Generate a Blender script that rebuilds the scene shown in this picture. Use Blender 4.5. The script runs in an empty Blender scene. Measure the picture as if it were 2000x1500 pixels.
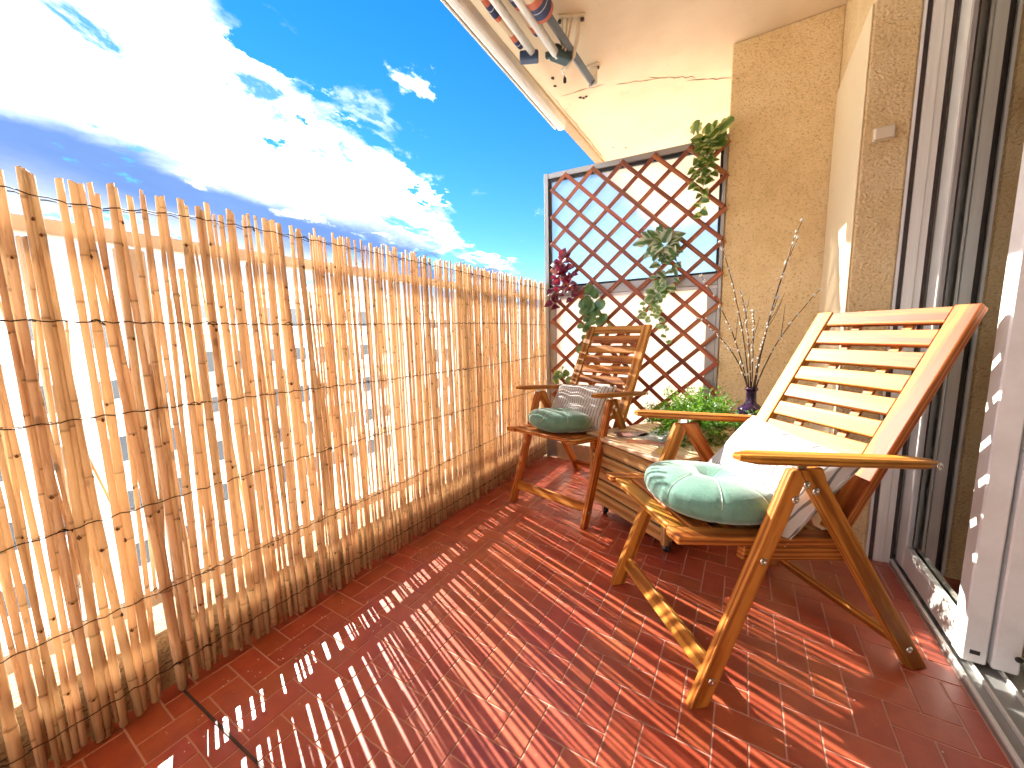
import bpy, bmesh, math, random
from mathutils import Vector, Matrix
random.seed(7)
S = bpy.context.scene
COL = S.collection

# ------------------------------------------------------------------ camera
cd = bpy.data.cameras.new('camera'); cam = bpy.data.objects.new('camera', cd); COL.objects.link(cam)
cd.sensor_width = 36.0; cd.lens = 742.5 / 2000 * 36; cd.clip_start = 0.02; cd.clip_end = 2000
RT = Vector((0.854847, 0.518361, -0.023210)); DN = Vector((0.049086, -0.125318, -0.990902)); FW = Vector((-0.516553, 0.845930, -0.132572))
cam.matrix_world = Matrix(((RT.x, -DN.x, -FW.x, 0), (RT.y, -DN.y, -FW.y, 0), (RT.z, -DN.z, -FW.z, 1.0), (0, 0, 0, 1)))
S.camera = cam

# ------------------------------------------------------------------ light
SUN_TO = Vector((-0.94, 0.34, 0.66)).normalized()
EL = math.asin(SUN_TO.z)
AZ = math.atan2(SUN_TO.x, SUN_TO.y)
sl = bpy.data.lights.new('sun', 'SUN'); sl.energy = 4.3; sl.angle = math.radians(0.45); sl.color = (1.0, 0.93, 0.82)
so = bpy.data.objects.new('sun', sl); COL.objects.link(so); so.rotation_euler = SUN_TO.to_track_quat('Z', 'Y').to_euler(); so.location = (-10, 4, 12)

W = bpy.data.worlds.new('World'); S.world = W; W.use_nodes = True
nt = W.node_tree; nt.nodes.clear()
def nn(t, typ, **kw):
    n = t.nodes.new(typ)
    for k, v in kw.items(): setattr(n, k, v)
    return n
def mth(t, op, a, b=None, c=None, clamp=False):
    n = nn(t, 'ShaderNodeMath', operation=op); n.use_clamp = clamp
    for i, v in enumerate((a, b, c)):
        if v is None: continue
        if isinstance(v, (int, float)): n.inputs[i].default_value = v
        else: t.links.new(v, n.inputs[i])
    return n.outputs[0]
def sstep(t, v, lo, hi):
    n = nn(t, 'ShaderNodeMapRange', interpolation_type='SMOOTHSTEP'); t.links.new(v, n.inputs[0])
    n.inputs[1].default_value = lo; n.inputs[2].default_value = hi; return n.outputs[0]
def mixc(t, f, a, b):
    n = nn(t, 'ShaderNodeMix', data_type='RGBA'); 
    for s, v in ((n.inputs[0], f), (n.inputs[6], a), (n.inputs[7], b)):
        if isinstance(v, (int, float)): s.default_value = v
        elif isinstance(v, tuple): s.default_value = v + (1,) if len(v) == 3 else v
        else: t.links.new(v, s)
    return n.outputs[2]
def build_world():
    t = nt
    sky = nn(t, 'ShaderNodeTexSky', sky_type='NISHITA'); sky.sun_disc = False
    sky.sun_elevation = EL; sky.sun_rotation = AZ; sky.altitude = 300; sky.air_density = 1.0; sky.dust_density = 0.0; sky.ozone_density = 3.0
    tc = nn(t, 'ShaderNodeTexCoord')
    def dot(v):
        n = nn(t, 'ShaderNodeVectorMath', operation='DOT_PRODUCT'); t.links.new(tc.outputs['Generated'], n.inputs[0]); n.inputs[1].default_value = v; return n.outputs['Value']
    s1 = dot((-.6956, -.211, -.6867)); s2 = dot((-.3355, -.0592, -.9402))
    z = dot((0, 0, 1)); zz = mth(t, 'ADD', mth(t, 'MAXIMUM', z, 0.0), 0.22)
    pv = nn(t, 'ShaderNodeVectorMath', operation='SCALE'); t.links.new(tc.outputs['Generated'], pv.inputs[0]); t.links.new(mth(t, 'DIVIDE', 1.0, zz), pv.inputs['Scale'])
    def noise(sc, det, rough=0.6, off=0.0, dist=0.0):
        m = nn(t, 'ShaderNodeMapping'); t.links.new(pv.outputs[0], m.inputs[0]); m.inputs['Location'].default_value = (off, off * 1.7, off * .6); m.inputs['Scale'].default_value = (1.25, .8, 1)
        n = nn(t, 'ShaderNodeTexNoise'); t.links.new(m.outputs[0], n.inputs['Vector']); n.inputs['Scale'].default_value = sc; n.inputs['Detail'].default_value = det; n.inputs['Roughness'].default_value = rough; n.inputs['Distortion'].default_value = dist
        return n.outputs['Fac']
    n1 = noise(2.6, 9, .62, 3.1, .25); n2 = noise(1.3, 6, .6, 9.4); n3 = noise(5.0, 8, .65, 5.7, .3); n4 = noise(2.2, 3, .5, 1.3)
    # bank of bright cloud whose northern edge breaks up into the clear blue
    s1b = mth(t, 'MAXIMUM', s1, mth(t, 'SUBTRACT', mth(t, 'MULTIPLY', s1, -1.0), .62))   # second bank added out of view behind the house, brightens the facades opposite
    bank = mth(t, 'ADD', mth(t, 'MULTIPLY', mth(t, 'SUBTRACT', s1b, 0.105), 5.0), mth(t, 'ADD', mth(t, 'MULTIPLY', mth(t, 'SUBTRACT', n1, .5), 3.4), mth(t, 'MULTIPLY', mth(t, 'SUBTRACT', n3, .5), 2.4)))
    m_bank = sstep(t, bank, -.16, .38)
    hole = sstep(t, mth(t, 'ADD', n3, mth(t, 'MULTIPLY', n2, .5)), .845, .93)
    m_bank = mth(t, 'MULTIPLY', m_bank, mth(t, 'SUBTRACT', 1.0, mth(t, 'MULTIPLY', hole, .9)))
    wisp = sstep(t, mth(t, 'ADD', mth(t, 'MULTIPLY', n1, .6), mth(t, 'MULTIPLY', n2, .5)), .675, .775)
    m_all = mth(t, 'MAXIMUM', m_bank, mth(t, 'MULTIPLY', wisp, .85))
    # the veil of grey blue stratus beneath the bank, pale towards the horizon
    sv = mth(t, 'ADD', s2, mth(t, 'MULTIPLY', mth(t, 'SUBTRACT', n2, .5), .10))
    veil = sstep(t, mth(t, 'ADD', sv, mth(t, 'MULTIPLY', mth(t, 'SUBTRACT', n1, .5), .10)), -.040, .004)
    low = sstep(t, sv, .035, .12)
    skyc = nn(t, 'ShaderNodeVectorMath', operation='SCALE'); t.links.new(sky.outputs[0], skyc.inputs[0]); skyc.inputs['Scale'].default_value = SKY_STR
    hs = nn(t, 'ShaderNodeHueSaturation'); t.links.new(skyc.outputs[0], hs.inputs['Color']); hs.inputs['Saturation'].default_value = 1.36
    cl = nn(t, 'ShaderNodeVectorMath', operation='SCALE'); cl.inputs[0].default_value = (1.0, .985, .96); cl.inputs['Scale'].default_value = CLOUD_STR
    # shaded undersides: patches of grey blue inside the bank, commoner deep inside it
    pt = mth(t, 'ADD', mth(t, 'ADD', mth(t, 'MULTIPLY', n3, .75), mth(t, 'MULTIPLY', n4, .55)), mth(t, 'MULTIPLY', s1, .22))
    body = mixc(t, mth(t, 'MULTIPLY', sstep(t, pt, .59, .69), .95), cl.outputs[0], (.085, .15, .285))
    veilc = mixc(t, low, mixc(t, n1, (.035, .075, .195), (.085, .14, .27)), (.27, .30, .33))
    cloud = mixc(t, veil, body, veilc)
    outc = mixc(t, m_all, hs.outputs[0], cloud)
    # below the horizon: pale haze of the ground
    bg = nn(t, 'ShaderNodeBackground'); t.links.new(outc, bg.inputs[0]); bg.inputs[1].default_value = 1.0
    o = nn(t, 'ShaderNodeOutputWorld'); t.links.new(bg.outputs[0], o.inputs[0])
SKY_STR, CLOUD_STR = 0.056, 4.8
build_world()
vs = S.view_settings; vs.view_transform = 'Standard'; vs.look = 'None'; vs.gamma = 1.0; vs.use_curve_mapping = False; vs.exposure = 2.1
S.display_settings.display_device = 'sRGB'
cy = S.cycles
cy.use_denoising = True; cy.use_adaptive_sampling = True; cy.adaptive_threshold = .03; cy.adaptive_min_samples = 16; W.cycles.sampling_method = 'MANUAL'; W.cycles.sample_map_resolution = 512; cy.max_bounces = 8; cy.diffuse_bounces = 5; cy.glossy_bounces = 4; cy.transmission_bounces = 8; cy.transparent_max_bounces = 12; cy.sample_clamp_indirect = 6.0
cy.caustics_reflective = False; cy.caustics_refractive = False

# ------------------------------------------------------------------ materials
MATS = {}
def mat(name, col=(.5, .5, .5), rough=.6, metal=0.0, spec=.5, build=None, **kw):
    if name in MATS: return MATS[name]
    m = bpy.data.materials.new(name); m.use_nodes = True; t = m.node_tree
    b = t.nodes['Principled BSDF']; b.inputs['Base Color'].default_value = (*col, 1); b.inputs['Roughness'].default_value = rough; b.inputs['Metallic'].default_value = metal
    b.inputs['Specular IOR Level'].default_value = spec
    for k, v in kw.items(): b.inputs[k.replace('_', ' ')].default_value = v
    if build: build(t, b)
    MATS[name] = m; return m
def objco(t, sc=(1, 1, 1), kind='Object', off=None):
    tc = nn(t, 'ShaderNodeTexCoord'); m = nn(t, 'ShaderNodeMapping'); m.inputs['Scale'].default_value = sc
    src = tc.outputs[kind]
    if off:
        oi = nn(t, 'ShaderNodeObjectInfo'); c = nn(t, 'ShaderNodeCombineXYZ')
        for i in range(3): t.links.new(mth(t, 'MULTIPLY', oi.outputs['Random'], off * (i + 1)), c.inputs[i])
        a = nn(t, 'ShaderNodeVectorMath', operation='ADD'); t.links.new(src, a.inputs[0]); t.links.new(c.outputs[0], a.inputs[1]); src = a.outputs[0]
    t.links.new(src, m.inputs[0]); return m.outputs[0]
def tex(t, v, sc, det=4, rough=.55, dist=0.0):
    n = nn(t, 'ShaderNodeTexNoise'); t.links.new(v, n.inputs['Vector']); n.inputs['Scale'].default_value = sc; n.inputs['Detail'].default_value = det; n.inputs['Roughness'].default_value = rough; n.inputs['Distortion'].default_value = dist
    return n.outputs['Fac']
def ramp(t, f, stops):
    r = nn(t, 'ShaderNodeValToRGB'); t.links.new(f, r.inputs[0]); e = r.color_ramp.elements
    while len(e) < len(stops): e.new(.5)
    for x, (p, c) in zip(e, stops): x.position = p; x.color = (*c, 1)
    return r.outputs[0]
def bump(t, b, h, strength=.3, dist=.01):
    n = nn(t, 'ShaderNodeBump'); n.inputs['Strength'].default_value = strength; n.inputs['Distance'].default_value = dist; t.links.new(h, n.inputs['Height']); t.links.new(n.outputs[0], b.inputs['Normal'])
def hsv_random(t, c, dv=.25, dh=.02):
    oi = nn(t, 'ShaderNodeObjectInfo'); h = nn(t, 'ShaderNodeHueSaturation'); t.links.new(c, h.inputs['Color'])
    t.links.new(mth(t, 'MULTIPLY_ADD', oi.outputs['Random'], dv * 2, 1 - dv), h.inputs['Value'])
    r2 = mth(t, 'FRACT', mth(t, 'MULTIPLY', oi.outputs['Random'], 17.3))
    t.links.new(mth(t, 'MULTIPLY_ADD', r2, dh * 2, .5 - dh), h.inputs['Hue'])
    return h.outputs[0]
def wood(c1, c2, c3, dv=.18, knots=False):
    def f(t, b):
        v = objco(t, (1.3, 14, 14), off=31.0)
        w = nn(t, 'ShaderNodeTexWave', wave_type='RINGS', rings_direction='X'); t.links.new(objco(t, (.35, 5, 9), off=13.0), w.inputs['Vector'])
        w.inputs['Scale'].default_value = 3.2; w.inputs['Distortion'].default_value = 5.0; w.inputs['Detail'].default_value = 2.5; w.inputs['Detail Scale'].default_value = 1.4
        fac = mth(t, 'ADD', mth(t, 'MULTIPLY', tex(t, v, 4.5, 6, .65), .65), mth(t, 'MULTIPLY', w.outputs['Fac'], .35))
        fine = tex(t, objco(t, (2.2, 60, 60), off=19.0), 5.0, 4, .6)
        c = ramp(t, fac, [(.34, c1), (.50, c2), (.66, c3)])
        c = mixc(t, mth(t, 'MULTIPLY', sstep(t, fine, .56, .68), .40), c, tuple(x * .5 for x in c1))
        wear = tex(t, objco(t, (1, 1, 1), off=3.0), 7.0, 5, .65); c = mixc(t, mth(t, 'MULTIPLY', sstep(t, wear, .60, .75), .22), c, tuple(min(1, x * 1.25 + .03) for x in c3))
        if knots:
            vo = nn(t, 'ShaderNodeTexVoronoi'); t.links.new(objco(t, (4, 11, 11), off=7.0), vo.inputs['Vector']); vo.inputs['Scale'].default_value = 1.6
            c = mixc(t, sstep(t, vo.outputs['Distance'], .14, .05), c, (.17, .06, .02))
        t.links.new(hsv_random(t, c, dv, .012), b.inputs['Base Color'])
        t.links.new(mth(t, 'MULTIPLY_ADD', fac, .25, .42), b.inputs['Roughness'])
        bump(t, b, fac, .25, .0015)
    return f
M_CHAIR = mat('oiled_acacia', spec=.25, build=wood((.24, .070, .010), (.42, .145, .022), (.54, .22, .040)), Coat_Weight=.04, Coat_Roughness=.35)
M_BOX = mat('stained_pine', build=wood((.38, .18, .055), (.58, .32, .12), (.66, .41, .18)))
M_LID = mat('pale_pine', build=wood((.62, .42, .20), (.74, .57, .33), (.80, .66, .44), .05, True))
M_TREL = mat('red_brown_trellis', build=wood((.20, .045, .016), (.32, .082, .028), (.42, .125, .045), .16))
def f_reed(t, b):
    tc = nn(t, 'ShaderNodeTexCoord'); sep = nn(t, 'ShaderNodeSeparateXYZ'); t.links.new(tc.outputs['Object'], sep.inputs[0])
    at = nn(t, 'ShaderNodeAttribute', attribute_type='OBJECT', attribute_name='node_phase'); ap = nn(t, 'ShaderNodeAttribute', attribute_type='OBJECT', attribute_name='node_pitch')
    ph = mth(t, 'FRACT', mth(t, 'ADD', mth(t, 'DIVIDE', sep.outputs[2], mth(t, 'MAXIMUM', ap.outputs['Fac'], .12)), at.outputs['Fac']))
    v = objco(t, (30, 30, 2.2), off=23.0); n = tex(t, v, 3.0, 6, .6)
    big = tex(t, objco(t, (6, 6, 2.5), off=11.0), 2.0, 4, .6)
    c = ramp(t, n, [(.30, (.66, .47, .30)), (.5, (.80, .62, .44)), (.72, (.87, .73, .56))])
    c = mixc(t, mth(t, 'MULTIPLY', sstep(t, big, .50, .72), .55), c, (.50, .25, .12))
    oi = nn(t, 'ShaderNodeObjectInfo')
    c = mixc(t, mth(t, 'MULTIPLY', sstep(t, mth(t, 'FRACT', mth(t, 'MULTIPLY', oi.outputs['Random'], 7.7)), .72, .98), .45), c, (.54, .27, .12))
    ring = mth(t, 'MULTIPLY', sstep(t, ph, .0, .010), sstep(t, ph, .035, .018))
    c = mixc(t, mth(t, 'MULTIPLY', ring, .85), c, (.13, .055, .025))
    fl_ = tex(t, objco(t, (55, 55, 5), off=41.0), 2.0, 3, .6); c = mixc(t, mth(t, 'MULTIPLY', sstep(t, fl_, .57, .66), .60), c, (.36, .16, .07))
    stain = mth(t, 'MULTIPLY', sstep(t, ph, .14, .02), .28)
    c = mixc(t, stain, c, (.36, .20, .10))
    vo = nn(t, 'ShaderNodeTexVoronoi'); t.links.new(objco(t, (9, 9, 5), off=5.0), vo.inputs['Vector']); vo.inputs['Scale'].default_value = 1.3
    c = mixc(t, mth(t, 'MULTIPLY', sstep(t, vo.outputs['Distance'], .11, .05), .8), c, (.10, .04, .02))
    # canes turn darker and greyer towards the foot
    foot = mth(t, 'MULTIPLY', sstep(t, mth(t, 'ADD', sep.outputs[2], mth(t, 'MULTIPLY', n, .12)), .26, .06), .45)
    c = mixc(t, foot, c, (.27, .20, .13))
    t.links.new(hsv_random(t, c, .16, .012), b.inputs['Base Color'])
    bump(t, b, mth(t, 'ADD', n, mth(t, 'MULTIPLY', ring, -1.0)), .35, .002)
    tr = nn(t, 'ShaderNodeBsdfTranslucent'); tr.inputs[0].default_value = (.95, .76, .52, 1)
    mx = nn(t, 'ShaderNodeMixShader'); mx.inputs[0].default_value = .33
    t.links.new(b.outputs[0], mx.inputs[1]); t.links.new(tr.outputs[0], mx.inputs[2]); t.links.new(mx.outputs[0], t.nodes['Material Output'].inputs[0])
M_REED = mat('dry_reed', rough=.5, build=f_reed)
M_BUD = mat('reed_bud', (.13, .055, .025), .8)
M_WIRE = mat('rusty_wire', (.045, .03, .022), .6, .5)
def f_tile(t, b):
    v = objco(t, (1, 1, 1), 'Object', off=9.0); n = tex(t, v, 14, 6, .6); n2 = tex(t, objco(t, (1, 1, 1), 'Object'), 160, 3, .6)
    g = nn(t, 'ShaderNodeNewGeometry'); wn = nn(t, 'ShaderNodeTexNoise'); t.links.new(g.outputs['Position'], wn.inputs['Vector']); wn.inputs['Scale'].default_value = 3.0; wn.inputs['Detail'].default_value = 5
    c = ramp(t, n, [(.3, (.34, .060, .026)), (.55, (.42, .083, .036)), (.75, (.49, .110, .050))])
    c = mixc(t, mth(t, 'MULTIPLY', sstep(t, wn.outputs['Fac'], .55, .75), .25), c, (.44, .16, .10))
    st_ = nn(t, 'ShaderNodeTexNoise'); t.links.new(g.outputs['Position'], st_.inputs['Vector']); st_.inputs['Scale'].default_value = 9.0; st_.inputs['Detail'].default_value = 7; st_.inputs['Roughness'].default_value = .7
    c = mixc(t, mth(t, 'MULTIPLY', sstep(t, st_.outputs['Fac'], .56, .72), .30), c, (.20, .035, .020))
    sp = nn(t, 'ShaderNodeTexVoronoi'); t.links.new(g.outputs['Position'], sp.inputs['Vector']); sp.inputs['Scale'].default_value = 42
    c = mixc(t, mth(t, 'MULTIPLY', sstep(t, sp.outputs['Distance'], .10, .05), .3), c, (.5, .36, .28))
    t.links.new(hsv_random(t, c, .07, .005), b.inputs['Base Color'])
    t.links.new(mth(t, 'MULTIPLY_ADD', wn.outputs['Fac'], .22, .24), b.inputs['Roughness'])
    bump(t, b, mth(t, 'ADD', mth(t, 'MULTIPLY', n2, .4), n), .12, .002)
M_TILE = mat('terracotta_tile', spec=.5, build=f_tile, Coat_Weight=.6, Coat_Roughness=.33)
M_GROUT = mat('grout', (.62, .36, .27), .9)
def f_stucco(t, b, base=((.70, .50, .25), (.84, .63, .34), (.89, .71, .43)), deep=(.45, .28, .12)):
    v = objco(t, (1, 1, 1)); n = tex(t, v, 105, 4, .6, .5); n2 = mth(t, 'MULTIPLY_ADD', tex(t, v, 9, 5, .7, .8), .45, mth(t, 'MULTIPLY', tex(t, v, 2.2, 4, .6), .58))
    vo = nn(t, 'ShaderNodeTexVoronoi', feature='SMOOTH_F1'); t.links.new(objco(t, (1, 1, 1)), vo.inputs['Vector']); vo.inputs['Scale'].default_value = 120
    h = mth(t, 'ADD', mth(t, 'MULTIPLY', n, .9), mth(t, 'MULTIPLY', vo.outputs['Distance'], .5))
    c = ramp(t, n2, [(.3, base[0]), (.5, base[1]), (.7, base[2])])
    c = mixc(t, mth(t, 'MULTIPLY', sstep(t, n, .46, .34), .6), c, deep)
    t.links.new(c, b.inputs['Base Color']); bump(t, b, h, .9, .012)
M_STUCCO = mat('ochre_stucco', rough=.92, spec=.2, build=f_stucco)
def f_plaster(t, b):
    v = objco(t, (1, 1, 1)); n = tex(t, v, 2.5, 6, .6); n2 = tex(t, v, 60, 4, .6); n3 = tex(t, v, 7, 7, .7, .6)
    c = ramp(t, n, [(.3, (.74, .60, .42)), (.6, (.82, .69, .51))])
    c = mixc(t, mth(t, 'MULTIPLY', sstep(t, n3, .60, .74), .35), c, (.50, .36, .22))
    t.links.new(c, b.inputs['Base Color']); bump(t, b, n2, .15, .003)
M_CEIL = mat('cream_ceiling_paint', rough=.85, spec=.2, build=f_plaster)
M_EDGE = mat('slab_edge_render', rough=.95, spec=.2, build=lambda t, b: f_stucco(t, b, ((.45, .34, .21), (.52, .40, .26), (.58, .46, .31)), (.33, .23, .14)))
M_CRACK = mat('crack_soot', (.19, .12, .07), .95)
M_CHIP = mat('bare_chip', (.06, .045, .035), .95)
def f_alu(t, b):
    n = tex(t, objco(t, (40, 40, 1.5)), 3, 4, .6); t.links.new(ramp(t, n, [(.3, (.70, .69, .65)), (.7, (.80, .79, .75))]), b.inputs['Base Color'])
    t.links.new(mth(t, 'MULTIPLY_ADD', n, .2, .28), b.inputs['Roughness'])
M_ALU = mat('brushed_aluminium', metal=.12, build=f_alu)
M_DIV = mat('anodised_grey', (.36, .34, .32), .4, .5)
def f_white(t, b):
    n = tex(t, objco(t, (1, 1, 1)), 9, 6, .65); t.links.new(ramp(t, n, [(.35, (.72, .71, .70)), (.6, (.80, .80, .80))]), b.inputs['Base Color'])
M_WHITE = mat('white_enamel', rough=.35, build=f_white)
M_BLACK = mat('black_rubber', (.014, .012, .012), .6)
M_DKBROWN = mat('dark_gasket', (.06, .04, .035), .6)
def f_glass(t, b):
    o = t.nodes['Material Output']; gl = nn(t, 'ShaderNodeBsdfGlossy'); gl.inputs['Roughness'].default_value = .015; gl.inputs[0].default_value = (.95, .96, .90, 1)
    tr = nn(t, 'ShaderNodeBsdfTransparent'); tr.inputs[0].default_value = (.72, .74, .66, 1)
    fr = nn(t, 'ShaderNodeFresnel'); fr.inputs[0].default_value = 1.6
    mx = nn(t, 'ShaderNodeMixShader'); t.links.new(mth(t, 'ADD', mth(t, 'MULTIPLY', fr.outputs[0], .9), .26, clamp=True), mx.inputs[0]); t.links.new(tr.outputs[0], mx.inputs[1]); t.links.new(gl.outputs[0], mx.inputs[2]); t.links.new(mx.outputs[0], o.inputs[0])
M_GLASS = mat('tinted_door_glass', build=f_glass)
def f_frost(t, b):
    o = t.nodes['Material Output']
    v = objco(t, (9, 1, 60)); n = tex(t, v, 2.2, 4, .6)
    tl = nn(t, 'ShaderNodeBsdfTranslucent'); t.links.new(ramp(t, n, [(.35, (.60, .74, .86)), (.65, (.82, .91, .97))]), tl.inputs[0])
    rf = nn(t, 'ShaderNodeBsdfRefraction'); rf.inputs['Roughness'].default_value = .32; rf.inputs['IOR'].default_value = 1.05; rf.inputs[0].default_value = (.92, .96, .97, 1)
    bp = nn(t, 'ShaderNodeBump'); bp.inputs['Strength'].default_value = .7; bp.inputs['Distance'].default_value = .01; t.links.new(n, bp.inputs['Height']); t.links.new(bp.outputs[0], rf.inputs['Normal'])
    mx = nn(t, 'ShaderNodeMixShader'); mx.inputs[0].default_value = .80; t.links.new(tl.outputs[0], mx.inputs[1]); t.links.new(rf.outputs[0], mx.inputs[2])
    gl = nn(t, 'ShaderNodeBsdfGlossy'); gl.inputs['Roughness'].default_value = .25; m2 = nn(t, 'ShaderNodeMixShader'); m2.inputs[0].default_value = .05
    tp = nn(t, 'ShaderNodeBsdfTransparent'); tp.inputs[0].default_value = (.93, .96, .97, 1); m3 = nn(t, 'ShaderNodeMixShader'); m3.inputs[0].default_value = .38
    t.links.new(mx.outputs[0], m2.inputs[1]); t.links.new(gl.outputs[0], m2.inputs[2]); t.links.new(m2.outputs[0], m3.inputs[1]); t.links.new(tp.outputs[0], m3.inputs[2]); t.links.new(m3.outputs[0], o.inputs[0])
M_FROST = mat('ribbed_frosted_glass', build=f_frost)
def f_panel(t, b):
    o = t.nodes['Material Output']; tl = nn(t, 'ShaderNodeBsdfTranslucent'); tl.inputs[0].default_value = (.96, .93, .88, 1)
    mx = nn(t, 'ShaderNodeMixShader'); mx.inputs[0].default_value = .6; t.links.new(b.outputs[0], mx.inputs[1]); t.links.new(tl.outputs[0], mx.inputs[2]); t.links.new(mx.outputs[0], o.inputs[0])
M_PANEL = mat('milky_panel', (.88, .87, .84), .4, build=f_panel)
M_STEEL = mat('zinc_bolt', (.72, .71, .68), .25, 1.0)
def f_velvet(t, b):
    n = tex(t, objco(t, (1, 1, 1)), 11, 5, .6, .6); n2 = tex(t, objco(t, (1, 1, 1)), 420, 2, .6); n5 = tex(t, objco(t, (1, 1, .35)), 34, 4, .6, 1.2)
    n = mth(t, 'MULTIPLY_ADD', n5, .35, mth(t, 'MULTIPLY', n, .68))
    t.links.new(ramp(t, n, [(.3, (.105, .235, .185)), (.6, (.165, .32, .26)), (.8, (.23, .40, .335))]), b.inputs['Base Color']); bump(t, b, mth(t, 'ADD', mth(t, 'MULTIPLY', n2, .25), n), .5, .006)
M_VELVET = mat('sage_velvet', rough=.85, spec=.2, build=f_velvet, Sheen_Weight=.7, Sheen_Roughness=.35)
def f_stripe(t, b):
    tc = nn(t, 'ShaderNodeTexCoord'); sep = nn(t, 'ShaderNodeSeparateXYZ'); t.links.new(tc.outputs['Object'], sep.inputs[0])
    wob = tex(t, objco(t, (1, 1, 1)), 6, 3, .5)
    ph = mth(t, 'FRACT', mth(t, 'ADD', mth(t, 'MULTIPLY', sep.outputs[0], 62.0), mth(t, 'MULTIPLY', wob, .8)))
    m = mth(t, 'MULTIPLY', sstep(t, ph, .08, .16), sstep(t, ph, .37, .30))
    th = nn(t, 'ShaderNodeTexNoise'); t.links.new(objco(t, (500, 25, 500)), th.inputs['Vector']); th.inputs['Scale'].default_value = 1.0
    c = mixc(t, mth(t, 'MULTIPLY', m, .85), (.56, .55, .53), (.10, .10, .105)); t.links.new(c, b.inputs['Base Color']); bump(t, b, mth(t, 'ADD', th.outputs['Fac'], mth(t, 'MULTIPLY', m, .6)), .25, .0015)
M_STRIPE = mat('striped_cotton', rough=.9, spec=.15, build=f_stripe, Sheen_Weight=.2)
M_SEAM = mat('cushion_thread', (.60, .68, .60), .8)
M_VASE = mat('plum_glass', (.055, .022, .075), .06, 0, .6, Transmission_Weight=.35, IOR=1.45)
M_TWIG = mat('willow_bark', rough=.7, build=lambda t, b: t.links.new(ramp(t, tex(t, objco(t), 60, 4), [(.3, (.030, .014, .010)), (.7, (.085, .042, .026))]), b.inputs['Base Color']))
M_CATKIN = mat('silver_catkin', (.52, .49, .43), .9, Sheen_Weight=.8)
M_POT = mat('cream_pot', rough=.5, build=lambda t, b: t.links.new(ramp(t, tex(t, objco(t), 8, 5), [(.3, (.62, .52, .36)), (.7, (.74, .65, .48))]), b.inputs['Base Color']))
M_SOIL = mat('potting_soil', (.03, .02, .013), .95)
def leafmat(name, c1, c2, edge=None, trans=(.3, .5, .1)):
    def f(t, b):
        v = objco(t, (1, 1, 1), off=3.0); n = tex(t, v, 25, 5, .6); c = ramp(t, n, [(.35, c1), (.65, c2)])
        if edge:
            tc = nn(t, 'ShaderNodeTexCoord'); sep = nn(t, 'ShaderNodeSeparateXYZ'); t.links.new(tc.outputs['Object'], sep.inputs[0])
            y = mth(t, 'ABSOLUTE', sep.outputs[1]); e = sstep(t, mth(t, 'ADD', y, mth(t, 'MULTIPLY', n, .25)), edge[1], edge[1] + .12); c = mixc(t, e, c, edge[0])
        t.links.new(hsv_random(t, c, .28, .02), b.inputs['Base Color'])
        tl = nn(t, 'ShaderNodeBsdfTranslucent'); tl.inputs[0].default_value = (*trans, 1); mx = nn(t, 'ShaderNodeMixShader'); mx.inputs[0].default_value = .3
        t.links.new(b.outputs[0], mx.inputs[1]); t.links.new(tl.outputs[0], mx.inputs[2]); t.links.new(mx.outputs[0], t.nodes['Material Output'].inputs[0])
    return mat(name, rough=.42, build=f)
M_RED = leafmat('burgundy_leaf', (.075, .008, .020), (.19, .018, .040), trans=(.35, .025, .06))
M_MON = leafmat('monstera_leaf', (.025, .085, .018), (.09, .19, .03), ((.52, .55, .17), .30), (.35, .5, .08))
M_VAR = leafmat('variegated_leaf', (.035, .10, .03), (.08, .19, .06), ((.60, .62, .42), .22), (.35, .5, .2))
M_EUC = leafmat('round_green_leaf', (.07, .16, .055), (.15, .28, .11), trans=(.3, .45, .15))
M_IVY = leafmat('pale_green_leaf', (.09, .19, .05), (.20, .33, .12), ((.55, .62, .38), .33), (.4, .6, .2))
M_FERN = leafmat('fern_leaflet', (.035, .16, .010), (.12, .34, .03), trans=(.3, .6, .05))
M_STEM = mat('plant_stem', (.10, .15, .04), .6)

# ------------------------------------------------------------------ mesh helpers
def mesh_of(name, vs, fs, m, smooth=False):
    me = bpy.data.meshes.new(name); me.from_pydata([tuple(v) for v in vs], [], fs); me.update()
    if m: me.materials.append(m)
    if smooth: me.polygons.foreach_set('use_smooth', [True] * len(me.polygons))
    return me
def link(name, me, parent=None, mw=None):
    o = bpy.data.objects.new(name, me); COL.objects.link(o)
    if parent: o.parent = parent
    if mw is not None: o.matrix_local = mw
    return o
def tag(o, label=None, cat=None, group=None, kind=None):
    if label: o['label'] = label
    if cat: o['category'] = cat
    if group: o['group'] = group
    if kind: o['kind'] = kind
    return o
def empty(name, loc=(0, 0, 0), rz=0.0):
    o = bpy.data.objects.new(name, None); COL.objects.link(o); o.location = loc; o.rotation_euler = (0, 0, rz); o.empty_display_size = .1; return o
def boxmesh(name, L, Wd, T, m, bev=.003, seg=1):
    bm = bmesh.new(); bmesh.ops.create_cube(bm, size=1.0); bmesh.ops.scale(bm, vec=(L, Wd, T), verts=bm.verts)
    if bev: bmesh.ops.bevel(bm, geom=list(bm.edges), offset=min(bev, .45 * min(L, Wd, T)), segments=seg, affect='EDGES', profile=.5)
    me = bpy.data.meshes.new(name); bm.to_mesh(me); bm.free(); me.materials.append(m); return me
def frame_m(c, x, z=None):
    x = Vector(x).normalized(); z = Vector(z or (0, 0, 1)); y = z.cross(x).normalized(); z = x.cross(y).normalized()
    return Matrix(((x.x, y.x, z.x, c[0]), (x.y, y.y, z.y, c[1]), (x.z, y.z, z.z, c[2]), (0, 0, 0, 1)))
def board(name, c, x, z, dims, m, parent=None, bev=.003, seg=1):
    return link(name, boxmesh(name, *dims, m, bev, seg), parent, frame_m(c, x, z))
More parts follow.
